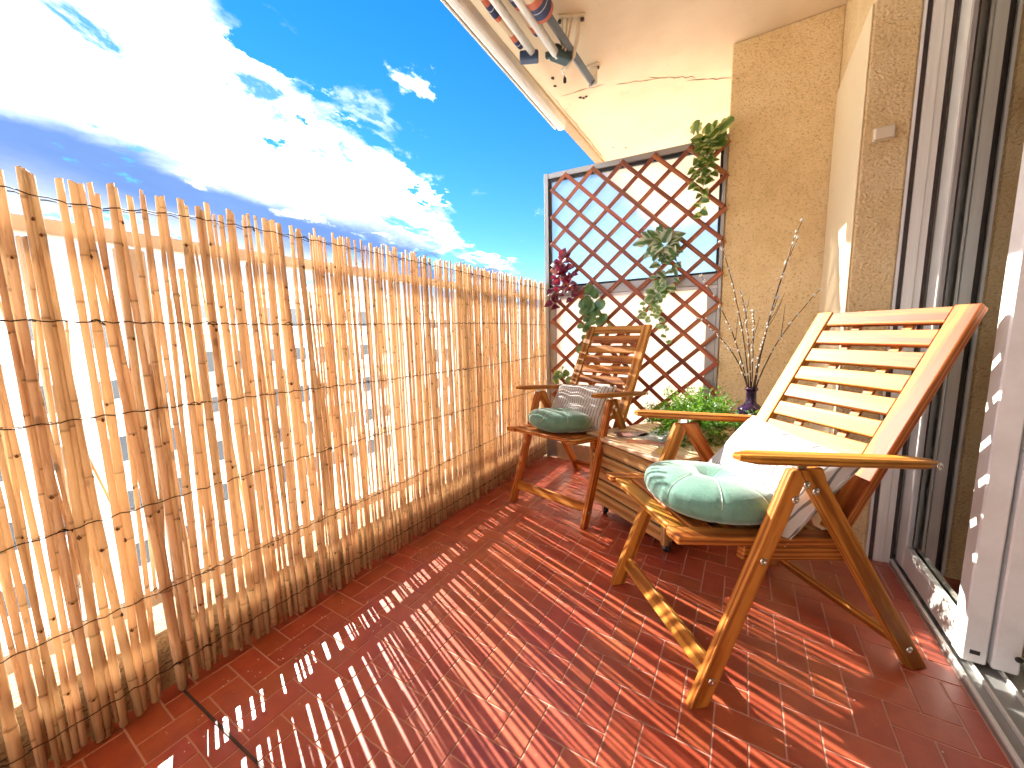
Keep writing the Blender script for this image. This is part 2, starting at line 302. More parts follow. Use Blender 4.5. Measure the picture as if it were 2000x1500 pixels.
def box(name, x0, x1, y0, y1, z0, z1, m, parent=None, bev=.002):
    """axis aligned box whose mesh origin is its centre"""
    return link(name, boxmesh(name, x1 - x0, y1 - y0, z1 - z0, m, bev), parent, Matrix.Translation(((x0 + x1) / 2, (y0 + y1) / 2, (z0 + z1) / 2)))
def prism(name, pts, y0, y1, m, parent=None, bev=.003):
    """polygon in the x-z plane pushed from y0 to y1"""
    bm = bmesh.new(); a = [bm.verts.new((p[0], y0, p[1])) for p in pts]; b = [bm.verts.new((p[0], y1, p[1])) for p in pts]; n = len(pts)
    bm.faces.new(a); bm.faces.new(b[::-1])
    for i in range(n): bm.faces.new((a[i], b[i], b[(i + 1) % n], a[(i + 1) % n])[::-1])
    bmesh.ops.recalc_face_normals(bm, faces=bm.faces)
    if bev: bmesh.ops.bevel(bm, geom=list(bm.edges), offset=bev, segments=1, affect='EDGES')
    return bm
def tube_data(path, rads, n=8, cap=True):
    vs, fs = [], []; P = [Vector(p) for p in path]; up = Vector((0, 0, 1)); prev = None
    for i, p in enumerate(P):
        d = (P[min(i + 1, len(P) - 1)] - P[max(i - 1, 0)]).normalized()
        if prev is None: a = d.cross(Vector((0, 0, 1)) if abs(d.z) < .9 else Vector((1, 0, 0))).normalized()
        else: a = (prev - d * prev.dot(d)).normalized()
        prev = a; b = d.cross(a); r = rads[i] if hasattr(rads, '__len__') else rads
        for k in range(n):
            th = 2 * math.pi * k / n; vs.append(p + (a * math.cos(th) + b * math.sin(th)) * r)
    for i in range(len(P) - 1):
        for k in range(n): fs.append((i * n + k, i * n + (k + 1) % n, (i + 1) * n + (k + 1) % n, (i + 1) * n + k))
    if cap: fs.append(tuple(range(n))[::-1]); fs.append(tuple((len(P) - 1) * n + k for k in range(n)))
    return vs, fs
def tube(name, path, rads, m, parent=None, n=8, smooth=True):
    vs, fs = tube_data(path, rads, n); return link(name, mesh_of(name, vs, fs, m, smooth), parent)
def lathe(name, prof, m, parent=None, n=40, loc=(0, 0, 0)):
    vs, fs = [], []
    for r, z in prof:
        for k in range(n): vs.append((r * math.cos(2 * math.pi * k / n), r * math.sin(2 * math.pi * k / n), z))
    for i in range(len(prof) - 1):
        for k in range(n): fs.append((i * n + k, i * n + (k + 1) % n, (i + 1) * n + (k + 1) % n, (i + 1) * n + k))
    fs.append(tuple(range(n))[::-1]); fs.append(tuple((len(prof) - 1) * n + k for k in range(n)))
    return link(name, mesh_of(name, vs, fs, m, True), parent, Matrix.Translation(loc))
def sheet(name, x0, x1, y0, y1, z, m): return link(name, mesh_of(name, [(x0, y0, z), (x1, y0, z), (x1, y1, z), (x0, y1, z)], [(0, 1, 2, 3)], m))
def copy_tree(o, parent=None):
    c = o.copy(); COL.objects.link(c); c.parent = parent
    for ch in list(o.children): copy_tree(ch, c)
    return c
U = random.uniform

# ------------------------------------------------------------------ the place outside
def f_ground(t, b): t.links.new(ramp(t, tex(t, objco(t), .12, 6), [(.3, (.16, .15, .14)), (.7, (.30, .28, .25))]), b.inputs['Base Color'])
tag(sheet('ground', -500, 400, -400, 600, -14.0, mat('street_ground', rough=.9, build=f_ground)), 'street level ground far below the balcony', kind='structure')
def f_fac(c):
    return lambda t, b: t.links.new(ramp(t, tex(t, objco(t), .5, 6), [(.3, tuple(x * .92 for x in c)), (.7, c)]), b.inputs['Base Color'])
M_FAC = mat('white_facade', rough=.85, build=f_fac((.82, .79, .73))); M_FAC2 = mat('cream_facade', rough=.85, build=f_fac((.80, .70, .52)))
M_PANE = mat('far_window_glass', (.05, .055, .06), .15); M_SHUT = mat('far_shutter', (.34, .26, .20), .7); M_ROOFT = mat('roof_tile', (.36, .16, .09), .85)
def far_building(name, x, y0, y1, top, m, label, floors, npan, antenna=False):
    b = empty(name, (x, (y0 + y1) / 2, -14)); tag(b, label, 'building', 'apartment blocks across the street')
    Wd = y1 - y0; H = top + 14
    box('wall', -10, 0, -Wd / 2, Wd / 2, 0, H, m, b, 0)
    box('roof_parapet', -10.2, .25, -Wd / 2 - .15, Wd / 2 + .15, H, H + .35, M_FAC, b, 0)
    wme = boxmesh('window', .12, 1.25, 1.55, M_WHITE, 0); pme = boxmesh('pane', .06, 1.05, 1.35, M_PANE, 0); bme = boxmesh('balcony', 1.0, Wd / npan * .86, .16, M_FAC, 0); rme = boxmesh('railing', .05, Wd / npan * .86, .82, M_FAC, 0)
    for fl in range(floors):
        zz = H - 2.0 - fl * 3.0
        for k in range(npan):
            yy = -Wd / 2 + (k + .5) * Wd / npan
            for dy in (-.95, .95):
                w = link('window', wme, b, Matrix.Translation((.05, yy + dy, zz))); link('pane', pme, w, Matrix.Translation((.05, 0, 0)))
            if (k + fl) % 2 == 0:
                s = link('balcony', bme, b, Matrix.Translation((.5, yy, zz - 1.15))); link('railing', rme, s, Matrix.Translation((.45, 0, .49)))
    if antenna:
        an = empty('roof_antenna', antenna); tag(an, 'thin metal television aerial on the far roof above the reeds', 'antenna')
        tube('mast', [(0, 0, 0), (0, 0, 3.4)], .035, M_ALU, an, 6); tube('boom', [(0, -.9, 3.0), (0, .9, 3.0)], .03, M_ALU, an, 6)
        for k in range(5): tube('element', [(0, -.8 + k * .4, 2.65), (0, -.8 + k * .4, 3.35)], .018, M_ALU, an, 5)
    return b
far_building('apartment_block', -28, -16, 9, 3.4, M_FAC, 'white apartment block with balconies seen through the nearest reeds', 5, 6)
far_building('apartment_block', -30, 10, 26, 4.6, M_FAC2, 'cream apartment block seen through the middle of the reed fence', 5, 4)
far_building('apartment_block', -27, 27.5, 70, 3.9, M_FAC, 'long white apartment block seen through the far reeds', 5, 9, antenna=(-28.2, 38.4, 4.25))

# ------------------------------------------------------------------ balcony shell
FX = -1.335            # plane of the reed fence
slab = tag(box('floor_slab', -1.52, .575, -3.2, 2.70, -.22, -.0022, M_GROUT, None, 0), 'terracotta tiled balcony floor laid in herringbone', kind='structure')
TW = .0768; GR = .0019
meH = boxmesh('tile', 2 * TW - 2 * GR, TW - 2 * GR, .008, M_TILE, .0012)
meV = boxmesh('tile', TW - 2 * GR, 2 * TW - 2 * GR, .008, M_TILE, .0012)
X0, Y0 = .057, 1.200
tiles = []
for i in range(-22, 9):
    for j in range(-32, 24):
        s = (i + j) % 4
        if s == 0: tiles.append((X0 + (i + 1) * TW, Y0 + (j + .5) * TW, 0))
        elif s == 2: tiles.append((X0 + (i + .5) * TW, Y0 + (j + 1) * TW, 1))
XL, XR, YN, YF = -1.50, .566, -1.25, 2.69
camdir = lambda p: Vector((p[0], p[1], -1.0))
def seen(x, y):
    d = camdir((x, y)); zc = d.dot(FW)
    if zc < .05: return False
    px, py = 1000 + 742.5 * d.dot(RT) / zc, 750 + 742.5 * d.dot(DN) / zc
    return -60 < px < 2060 and py < 1570
full, cut = [], []
for x, y, o in tiles:
    hx, hy = (TW, TW / 2) if o == 0 else (TW / 2, TW)
    if x + hx < XL or x - hx > XR or y + hy < YN or y - hy > YF: continue
    inside = x - hx > XL and x + hx < XR and y - hy > YN and y + hy < YF
    vis = seen(x, y) and x > -1.40
    (full if inside and vis else cut).append((x, y, o, hx, hy))
full.sort(key=lambda q: q[0] ** 2 + q[1] ** 2)
for x, y, o, hx, hy in full[:300]:
    t_ = link('tile', meV if o else meH, slab, None); t_.parent = slab
    t_.matrix_world = Matrix.Translation((x, y, -.0042 + U(-.0003, .0003))) @ Matrix.Rotation(U(-.003, .003), 4, 'X') @ Matrix.Rotation(U(-.003, .003), 4, 'Y')
    t_.matrix_parent_inverse = slab.matrix_basis.inverted(); t_.matrix_basis = t_.matrix_world if False else t_.matrix_basis
vs_, fs_ = [], []
for x, y, o, hx, hy in full[300:] + cut:
    a, b_, c, d = max(x - hx + GR, XL), min(x + hx - GR, XR), max(y - hy + GR, YN), min(y + hy - GR, YF)
    if b_ - a < .004 or d - c < .004: continue
    n0 = len(vs_); e = .0012; z0, z1 = -.008, U(-.0004, .0001)
    vs_ += [(a, c, z0), (b_, c, z0), (b_, d, z0), (a, d, z0), (a + e, c + e, z1), (b_ - e, c + e, z1), (b_ - e, d - e, z1), (a + e, d - e, z1)]
    fs_ += [(n0 + 4, n0 + 5, n0 + 6, n0 + 7)] + [(n0 + k, n0 + (k + 1) % 4, n0 + 4 + (k + 1) % 4, n0 + 4 + k) for k in range(4)]
rt = link('tile_field', mesh_of('tile_field', vs_, fs_, M_TILE)); rt.parent = slab; rt.matrix_parent_inverse = Matrix.Translation((-slab.location.x, -slab.location.y, -slab.location.z)); rt['kind'] = 'stuff'
for t_ in [c for c in slab.children if c.name.startswith('tile') and c is not rt]: t_['_'] = 0; del t_['_']
# dark expansion joint across the floor
ej = board('expansion_joint', (-.47, .352, .0012), (1, .03, 0), (0, 0, 1), (1.75, .0065, .0024), M_DKBROWN, None, .0006); tag(ej, 'dark expansion joint strip crossing the tiles near the reeds', 'joint strip')

kerb = tag(box('kerb', -1.56, -1.385, -3.2, 2.9, -.2, .175, M_EDGE, None, .004), 'rough beige concrete kerb behind the foot of the reeds', kind='structure')
ceil = tag(box('ceiling', -1.292, .80, -3.2, 6.5, 2.60, 2.80, M_CEIL, None, 0), 'cream painted underside of the balcony above', kind='structure')
lip = board('drip_edge', (-1.256, 1.65, 2.589), (0, 1, 0), (0, 0, 1), (9.6, .07, .03), M_EDGE); tag(lip, 'rough rendered drip edge along the ceiling rim', kind='structure')
def streak(name, pts, w, m, z=2.5985):
    vs, fs = [], []
    for i, p in enumerate(pts):
        a = Vector(pts[max(i - 1, 0)]); b = Vector(pts[min(i + 1, len(pts) - 1)]); d = (b - a).normalized(); n = Vector((-d.y, d.x)); ww = w * U(.4, 1.3) * (.3 if i in (0, len(pts) - 1) else 1)
        vs += [(p[0] + n.x * ww, p[1] + n.y * ww, z), (p[0] - n.x * ww, p[1] - n.y * ww, z)]
        if i: fs.append((2 * i - 2, 2 * i - 1, 2 * i + 1, 2 * i))
    o = link(name, mesh_of(name, vs, fs, m)); o.parent = ceil; o.matrix_parent_inverse = ceil.matrix_basis.inverted(); return o
def crack(p, q, n, jit, w):
    pts = [(p[0] + (q[0] - p[0]) * k / n + U(-jit, jit), p[1] + (q[1] - p[1]) * k / n + U(-jit, jit)) for k in range(n + 1)]
    streak('crack', pts, w, M_CRACK)
crack((-1.15, 2.62), (-.86, 2.66), 8, .008, .0022); crack((-.80, 2.70), (-.55, 2.80), 7, .012, .003); crack((-.60, 2.76), (-.34, 2.92), 9, .012, .0035); crack((-.40, 2.93), (-.14, 3.06), 9, .008, .004)
crack((-1.20, 2.5), (-1.205, 3.7), 14, .006, .0025)
for (cx, cy_) in [(-1.05, 2.71), (-1.03, 2.73), (-1.01, 2.72), (-1.12, 2.42), (-1.14, 2.50), (-1.07, 3.55), (-.98, 3.62)]:
    pts = [(cx + math.cos(a) * U(.006, .016), cy_ + math.sin(a) * U(.006, .02), 2.5982) for a in [k * math.pi / 4 for k in range(8)]]
    o = link('paint_chip', mesh_of('paint_chip', pts, [tuple(range(8))], M_CHIP)); o.parent = ceil; o.matrix_parent_inverse = ceil.matrix_basis.inverted()
for i_, c_ in enumerate([c for c in ceil.children]): pass

wb = tag(box('wall_back', -.1365, .357, 2.72, 2.96, -.2, 2.599, M_STUCCO, None, .006), 'ochre roughcast fin wall at the end of the balcony', kind='structure')
wc = tag(box('wall_column', .355, .489, 2.075, 2.97, -.2, 2.5985, M_STUCCO, None, .006), 'ochre roughcast corner pier beside the glass door', kind='structure')
tag(box('wall_lintel', .50, .74, -3.2, 2.96, 2.42, 2.5975, M_STUCCO, None, 0), 'ochre wall strip above the glass door', kind='structure')
tag(box('wall_facade', .50, .74, -3.2, -.55, -.2, 2.42, M_STUCCO, None, 0), 'ochre roughcast house wall behind the viewer', kind='structure')
tag(box('wall_neighbour', .20, .40, 2.975, 6.5, -.2, 2.597, mat('neighbour_wall', (.80, .74, .64), .9), None, 0), 'pale wall of the neighbouring balcony behind the divider', kind='structure')
tag(box('floor_neighbour', -1.5, .20, 2.97, 6.5, -.22, -.004, M_GROUT, None, 0), 'floor of the neighbouring balcony behind the divider', kind='structure')
# room behind the door
M_ROOM = mat('room_wall', (.42, .38, .32), .9); M_PARQ = mat('room_parquet', build=wood((.16, .08, .035), (.24, .13, .06), (.30, .17, .08)))
tag(box('floor_room', .745, 4.2, -1.6, 3.2, -.2, .0, M_PARQ, None, 0), 'brown wooden floor inside the room', kind='structure')
tag(box('wall_room', 4.2, 4.3, -1.6, 3.2, -.2, 2.7, M_ROOM, None, 0), 'plain wall inside the dim room', kind='structure')
tag(box('wall_room_side', .745, 4.2, 3.2, 3.3, -.2, 2.7, M_ROOM, None, 0), 'side wall inside the dim room', kind='structure')
tag(box('wall_room_near', .745, 4.2, -1.7, -1.6, -.2, 2.7, M_ROOM, None, 0), 'near wall inside the dim room', kind='structure')
tag(box('ceiling_room', .81, 4.2, -1.6, 3.2, 2.605, 2.7, M_ROOM, None, 0), 'ceiling inside the dim room', kind='structure')

tag(box('wall_reveal_sunlit', .3465, .3545, 2.079, 2.7195, -.1, 2.19, mat('cream_sunlit_reveal', rough=.8, build=f_fac((.88, .73, .47))), None, .003), 'smooth cream reveal with sunlit tone put into its colour between the fin wall and the pier', kind='structure')  # thin plate over the return face, sunlit brightness put into its cream colour
# alarm box on the pier
ab = empty('wall_box', (.4145, 2.0735, 1.717)); tag(ab, 'small cream plastic box screwed to the pier beside the door', 'box')
M_CREAMP = mat('cream_plastic', (.72, .62, .46), .45)
board('back_plate', (0, -.004, 0), (1, 0, 0), (0, -1, 0), (.064, .050, .008), M_CREAMP, ab, .003, 2); board('cover', (0, -.014, 0), (1, 0, 0), (0, -1, 0), (.058, .044, .014), M_CREAMP, ab, .005, 2)

# ------------------------------------------------------------------ door frame and leaves
df = empty('door_frame', (.54, 2.10, 0)); tag(df, 'aluminium and white door frame post next to the ochre pier', 'door frame')
def dfb(name, x0, x1, y0, y1, z0, z1, m):
    return box(name, x0 - .54, x1 - .54, y0 - 2.10, y1 - 2.10, z0, z1, m, df, .0015)
dfb('white_post', .490, .4995, 2.076, 2.16, 0, 2.42, M_WHITE); dfb('gasket', .500, .5155, 2.088, 2.16, 0, 2.42, M_DKBROWN); dfb('post', .516, .548, 2.083, 2.16, 0, 2.42, M_ALU)
dfb('post', .5485, .570, 2.090, 2.16, 0, 2.42, M_ALU); dfb('gasket', .5705, .5835, 2.098, 2.16, 0, 2.42, M_DKBROWN)
dfb('back_post', .584, .745, 2.162, 2.20, 0, 2.42, M_ALU)
dfb('head_rail', .500, .742, -.55, 2.158, 2.37, 2.4195, M_WHITE)
sill = empty('door_sill', (.66, .8, 0)); tag(sill, 'grey aluminium double track sill on the floor under the glass door', 'door sill')
def sb(name, x0, x1, y0, y1, z0, z1, m): return box(name, x0 - .66, x1 - .66, y0 - .8, y1 - .8, z0, z1, m, sill, .001)
M_ALUD = mat('dull_aluminium', (.40, .40, .39), .45, .7)
sb('base_plate', .570, .744, -.55, 2.16, -.01, .010, M_ALUD); sb('outer_flange', .572, .582, -.55, 2.1605, .0095, .018, M_ALU)
sb('track', .608, .614, -.55, 2.1605, .0095, .022, M_ALU); sb('track', .666, .672, -.55, 2.1605, .0095, .022, M_ALU); sb('inner_flange', .730, .743, -.55, 2.1605, .0095, .024, M_ALU)
def leaf(x0, x1, y0, y1, label):
    r = empty('sliding_door', ((x0 + x1) / 2, (y0 + y1) / 2, .024)); tag(r, label, 'door', 'sliding glass door leaves'); h = .5 * (y1 - y0); w = .5 * (x1 - x0); T = 2.34
    box('stile', -w, w, -h, -h + .060, 0, T, M_WHITE, r, .004); box('stile', -w, w, h - .075, h, 0, T, M_ALU, r, .004)
    box('stile_bead', -w - .004, -w + .004, h - .10, h - .0755, .10, T, M_ALU, r, .001)
    box('bottom_rail', -w + .003, w - .003, -h + .0605, h - .0755, 0, .085, M_ALU, r, .003); box('top_rail', -w + .003, w - .003, -h + .0605, h - .0755, T - .07, T, M_WHITE, r, .003)
    box('glazing_bead', -w + .001, -.006, -h + .0605, h - .1005, .0855, .105, M_ALU, r, .002)
    box('glass_pane', -.003, .003, -h + .061, h - .076, .0858, T - .0705, M_GLASS, r, 0)
    box('gasket', -.0045, .0045, h - .0835, h - .0762, .106, T - .071, M_DKBROWN, r, 0)
    return r
lf = leaf(.586, .637, 1.520, 2.088, 'front white edged sliding door leaf with tall glass pane behind the chair')
box('roller_hole', -.010, .010, -.2855, -.2838, .028, .040, M_BLACK, lf, 0)
lb = leaf(.645, .697, 1.516, 2.0885, 'rear sliding door leaf stacked behind the front glass leaf')
lkh = lathe('lock_hole', [(.008, 0), (.008, .003)], M_BLACK, lb, 16); lkh.matrix_local = Matrix.Translation((.006, -.3172, .070)) @ Matrix.Rotation(math.pi / 2, 4, 'X')
# curtain inside
vs, fs = [], []
for k in range(61):
    y = 1.30 + k * .03; x = .98 + .005 * math.sin(k * .7) + .003 * math.sin(k * 1.9)
    vs += [(x, y, .03), (x, y, 2.45)]
    if k: fs.append((2 * k - 2, 2 * k, 2 * k + 1, 2 * k - 1))
cu = link('curtain', mesh_of('curtain', vs, fs, mat('curtain_linen', (.68, .65, .52), .9), True)); sm = cu.modifiers.new('s', 'SOLIDIFY'); sm.thickness = .003; tag(cu, 'greyish curtain hanging inside behind the door glass', 'curtain')
tube('curtain_rod', [(.98, 1.1, 2.47), (.98, 3.1, 2.47)], .012, M_ALU); tag(bpy.data.objects['curtain_rod'], 'metal rod carrying the curtain inside the room', 'curtain rod')

# ------------------------------------------------------------------ railing
rl = empty('balcony_railing', (-1.42, .9, .175)); tag(rl, 'pale metal balcony railing standing behind the reed fence', 'railing')
M_RAIL = mat('pale_rail_paint', rough=.5, build=f_fac((.62, .55, .47)))
def rb(name, x0, x1, y0, y1, z0, z1): return box(name, x0 + 1.42, x1 + 1.42, y0 - .9, y1 - .9, z0 - .175, z1 - .175, M_RAIL, rl, .004)
rb('top_rail', -1.432, -1.392, -3.2, 2.70, 1.252, 1.288); rb('lower_rail', -1.425, -1.400, -3.2, 2.70, .250, .298)
for y in (-1.2, .36, 1.72): rb('post', -1.428, -1.398, y, y + .04, .17, 1.2445)
for k in range(-10, 18):
    y = k * .155 + .03
    if -1.6 < y < 2.65: rb('baluster', -1.418, -1.408, y, y + .010, .2985, 1.2445)

# ------------------------------------------------------------------ reed fence
fence = empty('reed_fence', (FX, 1.2, 0)); tag(fence, 'tall screen of golden reed canes bound with wire along the left', 'fence')
WIRES = [.09, .33, .575, .815, 1.055, 1.335]
def reed_mesh(dia, top, bot, lean, bow, phase, pitch, n=7):
    zs = sorted(set([bot, top] + [z for z in [((k - phase) * pitch) for k in range(-1, 14)] if bot + .02 < z < top - .02] + [bot + (top - bot) * k / 9 for k in range(1, 9)]))
    path, rad = [], []; f1, f2 = U(0, 6.3), U(0, 6.3)
    for z in zs:
        u = (z - bot) / (top - bot)
        isn = any(abs(z - (k - phase) * pitch) < 1e-6 for k in range(-1, 14))
        path.append((bow * .35 * math.sin(f1 + 4 * u), lean * (u - .5) + bow * math.sin(f2 + 3.6 * u), z))
        rad.append(dia / 2 * (1.05 - .2 * u) * (1.10 if isn else 1.0) * U(.97, 1.03))
    vs, fs = tube_data(path, rad, n)
    return vs, fs
def add_reed(y, dia, x, zt, zb, lean):
    ph, pi_ = U(0, 1), U(.16, .30)
    vs, fs = reed_mesh(dia, zt, zb, lean, U(.001, .006), ph, pi_)
    # slanted cut at the top
    n = 7; s = U(-.5, .5)
    for k in range(n): vs[-n + k] = vs[-n + k] + Vector((0, 0, (vs[-n + k].y) * s))
    nb_ = len(fs)
    for k in range(-1, 12):     # dark buds where shoots were trimmed at the joints
        z = (k - ph) * pi_
        if zb + .05 < z < zt - .08 and random.random() < .5:
            c0 = min(range(0, len(vs), 7), key=lambda q: abs(vs[q].z - z)); c = sum((vs[c0 + e] for e in range(7)), Vector()) / 7; th = U(-1.2, 1.2); d = Vector((math.cos(th), math.sin(th), 0)); e_ = Vector((-d.y, d.x, 0)); w = U(.16, .30) * dia; p = c + d * dia * .47; n0 = len(vs)
            vs += [p - e_ * w, p + e_ * w, p + Vector((0, 0, w * 1.8)), p - Vector((0, 0, w * 1.1)), p + d * w * .7]; fs += [(n0, n0 + 3, n0 + 4), (n0 + 3, n0 + 1, n0 + 4), (n0 + 1, n0 + 2, n0 + 4), (n0 + 2, n0, n0 + 4)]
    me = mesh_of('reed', vs, fs, M_REED, True); me.materials.append(M_BUD)
    for q in range(nb_, len(fs)): me.polygons[q].material_index = 1
    o = link('reed', me, fence, Matrix.Translation((x - FX, y - 1.2, 0))); o['node_phase'] = ph; o['node_pitch'] = pi_
y = .03; nr = 0; merged = []
while y < 2.70:
    q_ = random.random()
    if y < .42: dia = random.choice((U(.008, .012), U(.012, .017), U(.015, .021))); gap = U(-.004, .0003) if q_ < .62 else (U(.002, .005) if q_ < .86 else U(.006, .010))
    elif y < .8: dia = random.choice((U(.008, .012), U(.011, .016), U(.014, .019))); gap = U(-.003, .0003) if q_ < .58 else (U(.003, .006) if q_ < .70 else U(.007, .012))
    elif y < 1.7: dia = random.choice((U(.007, .011), U(.010, .017))); gap = U(-.003, .0004) if q_ < .60 else (U(.003, .006) if q_ < .70 else U(.008, .013))
    else: dia = U(.007, .014); gap = U(-.003, .0004) if q_ < .58 else (U(.002, .004) if q_ < .78 else U(.005, .009))
    zt = 1.376 + U(-.014, .012) + (.0 if y > .3 else -.006); zb = U(.004, .03)
    if random.random() < .025: zt -= U(.03, .2)
    lean = random.gauss(0, .012) + (.02 if y < .6 else 0) * U(-1, 1)
    add_reed(y + dia / 2, dia, FX + U(-.004, .004), zt, zb, lean); nr += 1
    y += dia + gap
# thin broken second layer of canes, behind
for k in range(70):
    yy = U(.04, .9) if k < 40 else U(1.2, 2.68); add_reed(yy, U(.005, .010), FX - U(.012, .018), U(.8, 1.37), U(.004, .3) if random.random() < .6 else U(.3, .7), random.gauss(0, .03)); nr += 1
print('reeds', nr)
# the run of canes beside and behind the viewer
vs_, fs_ = [], []; y = -3.1
while y < .025:
    dia = U(.012, .022); v, f = reed_mesh(dia, 1.37 + U(-.02, .02), .01, random.gauss(0, .012), .003, U(0, 1), U(.16, .3), 6); n0 = len(vs_)
    vs_ += [p + Vector((U(-.003, .003), y + dia / 2 - 1.2, 0)) for p in v]; fs_ += [tuple(n0 + q for q in ff) for ff in f]; y += dia + U(0, .012)
o = link('reed_run', mesh_of('reed_run', vs_, fs_, M_REED, True), fence); o['kind'] = 'stuff'
for wz in WIRES:
    for side in (0, 1):
        pts = []; y = -.75; k = 0; f0 = U(0, 6)
        while y < 2.70:
            pts.append(((.013 if side == 0 else -.013) + .0022 * math.sin(k * 2.1 + f0), y - 1.2, wz + .008 * math.sin(y * 2.3 + wz * 9) + .0025 * math.sin(k * 1.7 + side * 3 + f0) + (-.02 * math.exp(-((y - .27) / .12) ** 2) if wz > 1.3 else 0))); y += .014; k += 1
        tube('wire', pts, .0014, M_WIRE, fence, 4)
for wz in WIRES:   # twisted knots of wire here and there
    for k in range(7):
        yy = U(.1, 2.6); zz = wz + .008 * math.sin(yy * 2.3 + wz * 9); pts = [(.015 + .003 * math.sin(a * 1.3), yy - 1.2 + .016 * math.sin(a * .5) * U(.6, 1.2), zz + .007 * math.cos(a) * U(.5, 1.3)) for a in range(9)]
        tube('wire_knot', pts, .0012, M_WIRE, fence, 4)

# ------------------------------------------------------------------ divider and trellis
DX0, DX1, DY = -1.335, -.137, 2.735
dv = empty('balcony_divider', ((DX0 + DX1) / 2, DY, 0)); tag(dv, 'aluminium framed divider with frosted glass above a milky lower panel', 'divider'); MX = (DX0 + DX1) / 2
def db(name, x0, x1, z0, z1, t0, t1, m): return box(name, x0 - MX, x1 - MX, t0, t1, z0, z1, m, dv, .002 if m is not M_FROST else 0)
db('post', DX0, DX0 + .034, -.1, 2.165, -.025, .025, M_DIV); db('post', DX1 - .020, DX1, -.1, 2.125, -.025, .025, M_DIV)
top = prism('top_rail', [(DX0 + .035 - MX, 2.125), (DX1 - .021 - MX, 2.078), (DX1 - .021 - MX, 2.118), (DX0 + .035 - MX, 2.162)], -.024, .024, M_DIV)
me = bpy.data.meshes.new('top_rail'); top.to_mesh(me); top.free(); me.materials.append(M_DIV); link('top_rail', me, dv)
top = prism('gasket', [(DX0 + .035 - MX, 2.105), (DX1 - .021 - MX, 2.058), (DX1 - .021 - MX, 2.0775), (DX0 + .035 - MX, 2.1245)], -.014, .014, M_BLACK, bev=0)
me = bpy.data.meshes.new('gasket'); top.to_mesh(me); top.free(); me.materials.append(M_BLACK); link('gasket', me, dv)
db('gasket', DX0 + .0345, DX0 + .050, 1.350, 2.104, -.014, .014, M_BLACK); db('gasket', DX1 - .036, DX1 - .0205, 1.350, 2.0575, -.014, .014, M_BLACK); db('gasket', DX0 + .0345, DX1 - .0205, 1.335, 1.3495, -.014, .014, M_BLACK)
db('mid_rail', DX0 + .0345, DX1 - .0205, 1.268, 1.3345, -.024, .024, M_DIV); db('rail_bead', DX0 + .0345, DX1 - .0205, 1.245, 1.2675, -.016, .016, M_WHITE)
top = prism('glass_pane', [(DX0 + .051 - MX, 1.351), (DX1 - .037 - MX, 1.351), (DX1 - .037 - MX, 2.0565), (DX0 + .051 - MX, 2.1035)], -.003, .003, M_FROST, bev=0)
me = bpy.data.meshes.new('glass_pane'); top.to_mesh(me); top.free(); me.materials.append(M_FROST); link('glass_pane', me, dv)
db('inner_post', DX0 + .0345, DX0 + .085, .0, 1.2445, -.020, .020, M_DIV); db('inner_post', DX1 - .075, DX1 - .0205, .0, 1.2445, -.020, .020, M_DIV)
db('lower_panel', DX0 + .0855, DX1 - .0755, .12, 1.2445, -.004, .004, M_PANEL); db('bottom_board', DX0 + .0855, DX1 - .0755, -.02, .1195, -.012, .012, M_EDGE)

TY = 2.695
tr = empty('trellis', (-.70, TY, .3)); tag(tr, 'red brown diamond lattice trellis fixed in front of the divider', 'trellis')
TXL, TXR, TZT = -1.262, -.150, 2.128
NX = 5.45; PX = .2045; PZ = .1895; TZB = TZT - PZ * 10.0
def clipseg(k, sgn):
    # line x = TXL + PX*(k + sgn*s), z = TZT - PZ*s ; ends at the edges of the lattice
    lo, hi = 0.0, 10.0
    a = (0 - k) / sgn; b = ((TXR - TXL) / PX - k) / sgn
    if a > b: a, b = b, a
    return max(lo, a), min(hi, b)
for layer, sgn in ((0, 1), (1, -1)):
    for i in range(-12, 20):
        k = i + .5
        s0, s1 = clipseg(k, sgn)
        if s1 - s0 < .3: continue
        p0 = Vector((TXL + PX * (k + sgn * s0), TY + (.006 if layer else -.006), TZT - PZ * s0 )); p1 = Vector((TXL + PX * (k + sgn * s1), p0.y, TZT - PZ * s1))
        d = (p1 - p0).normalized(); L = (p1 - p0).length + .022
        shear = lambda p: Vector((p.x, p.y, p.z - .045 * (p.x - TXL) * max(0, (p.z - .3) / 1.8)))
        p0, p1 = shear(p0), shear(p1); d = (p1 - p0).normalized()
        board('slat', (p0 + p1) / 2 - Vector(tr.location), d, (0, -1, 0), (L, U(.0255, .0285), .0105), M_TREL, tr, .0012)
for a in range(6):
    for b in range(10):
        pass

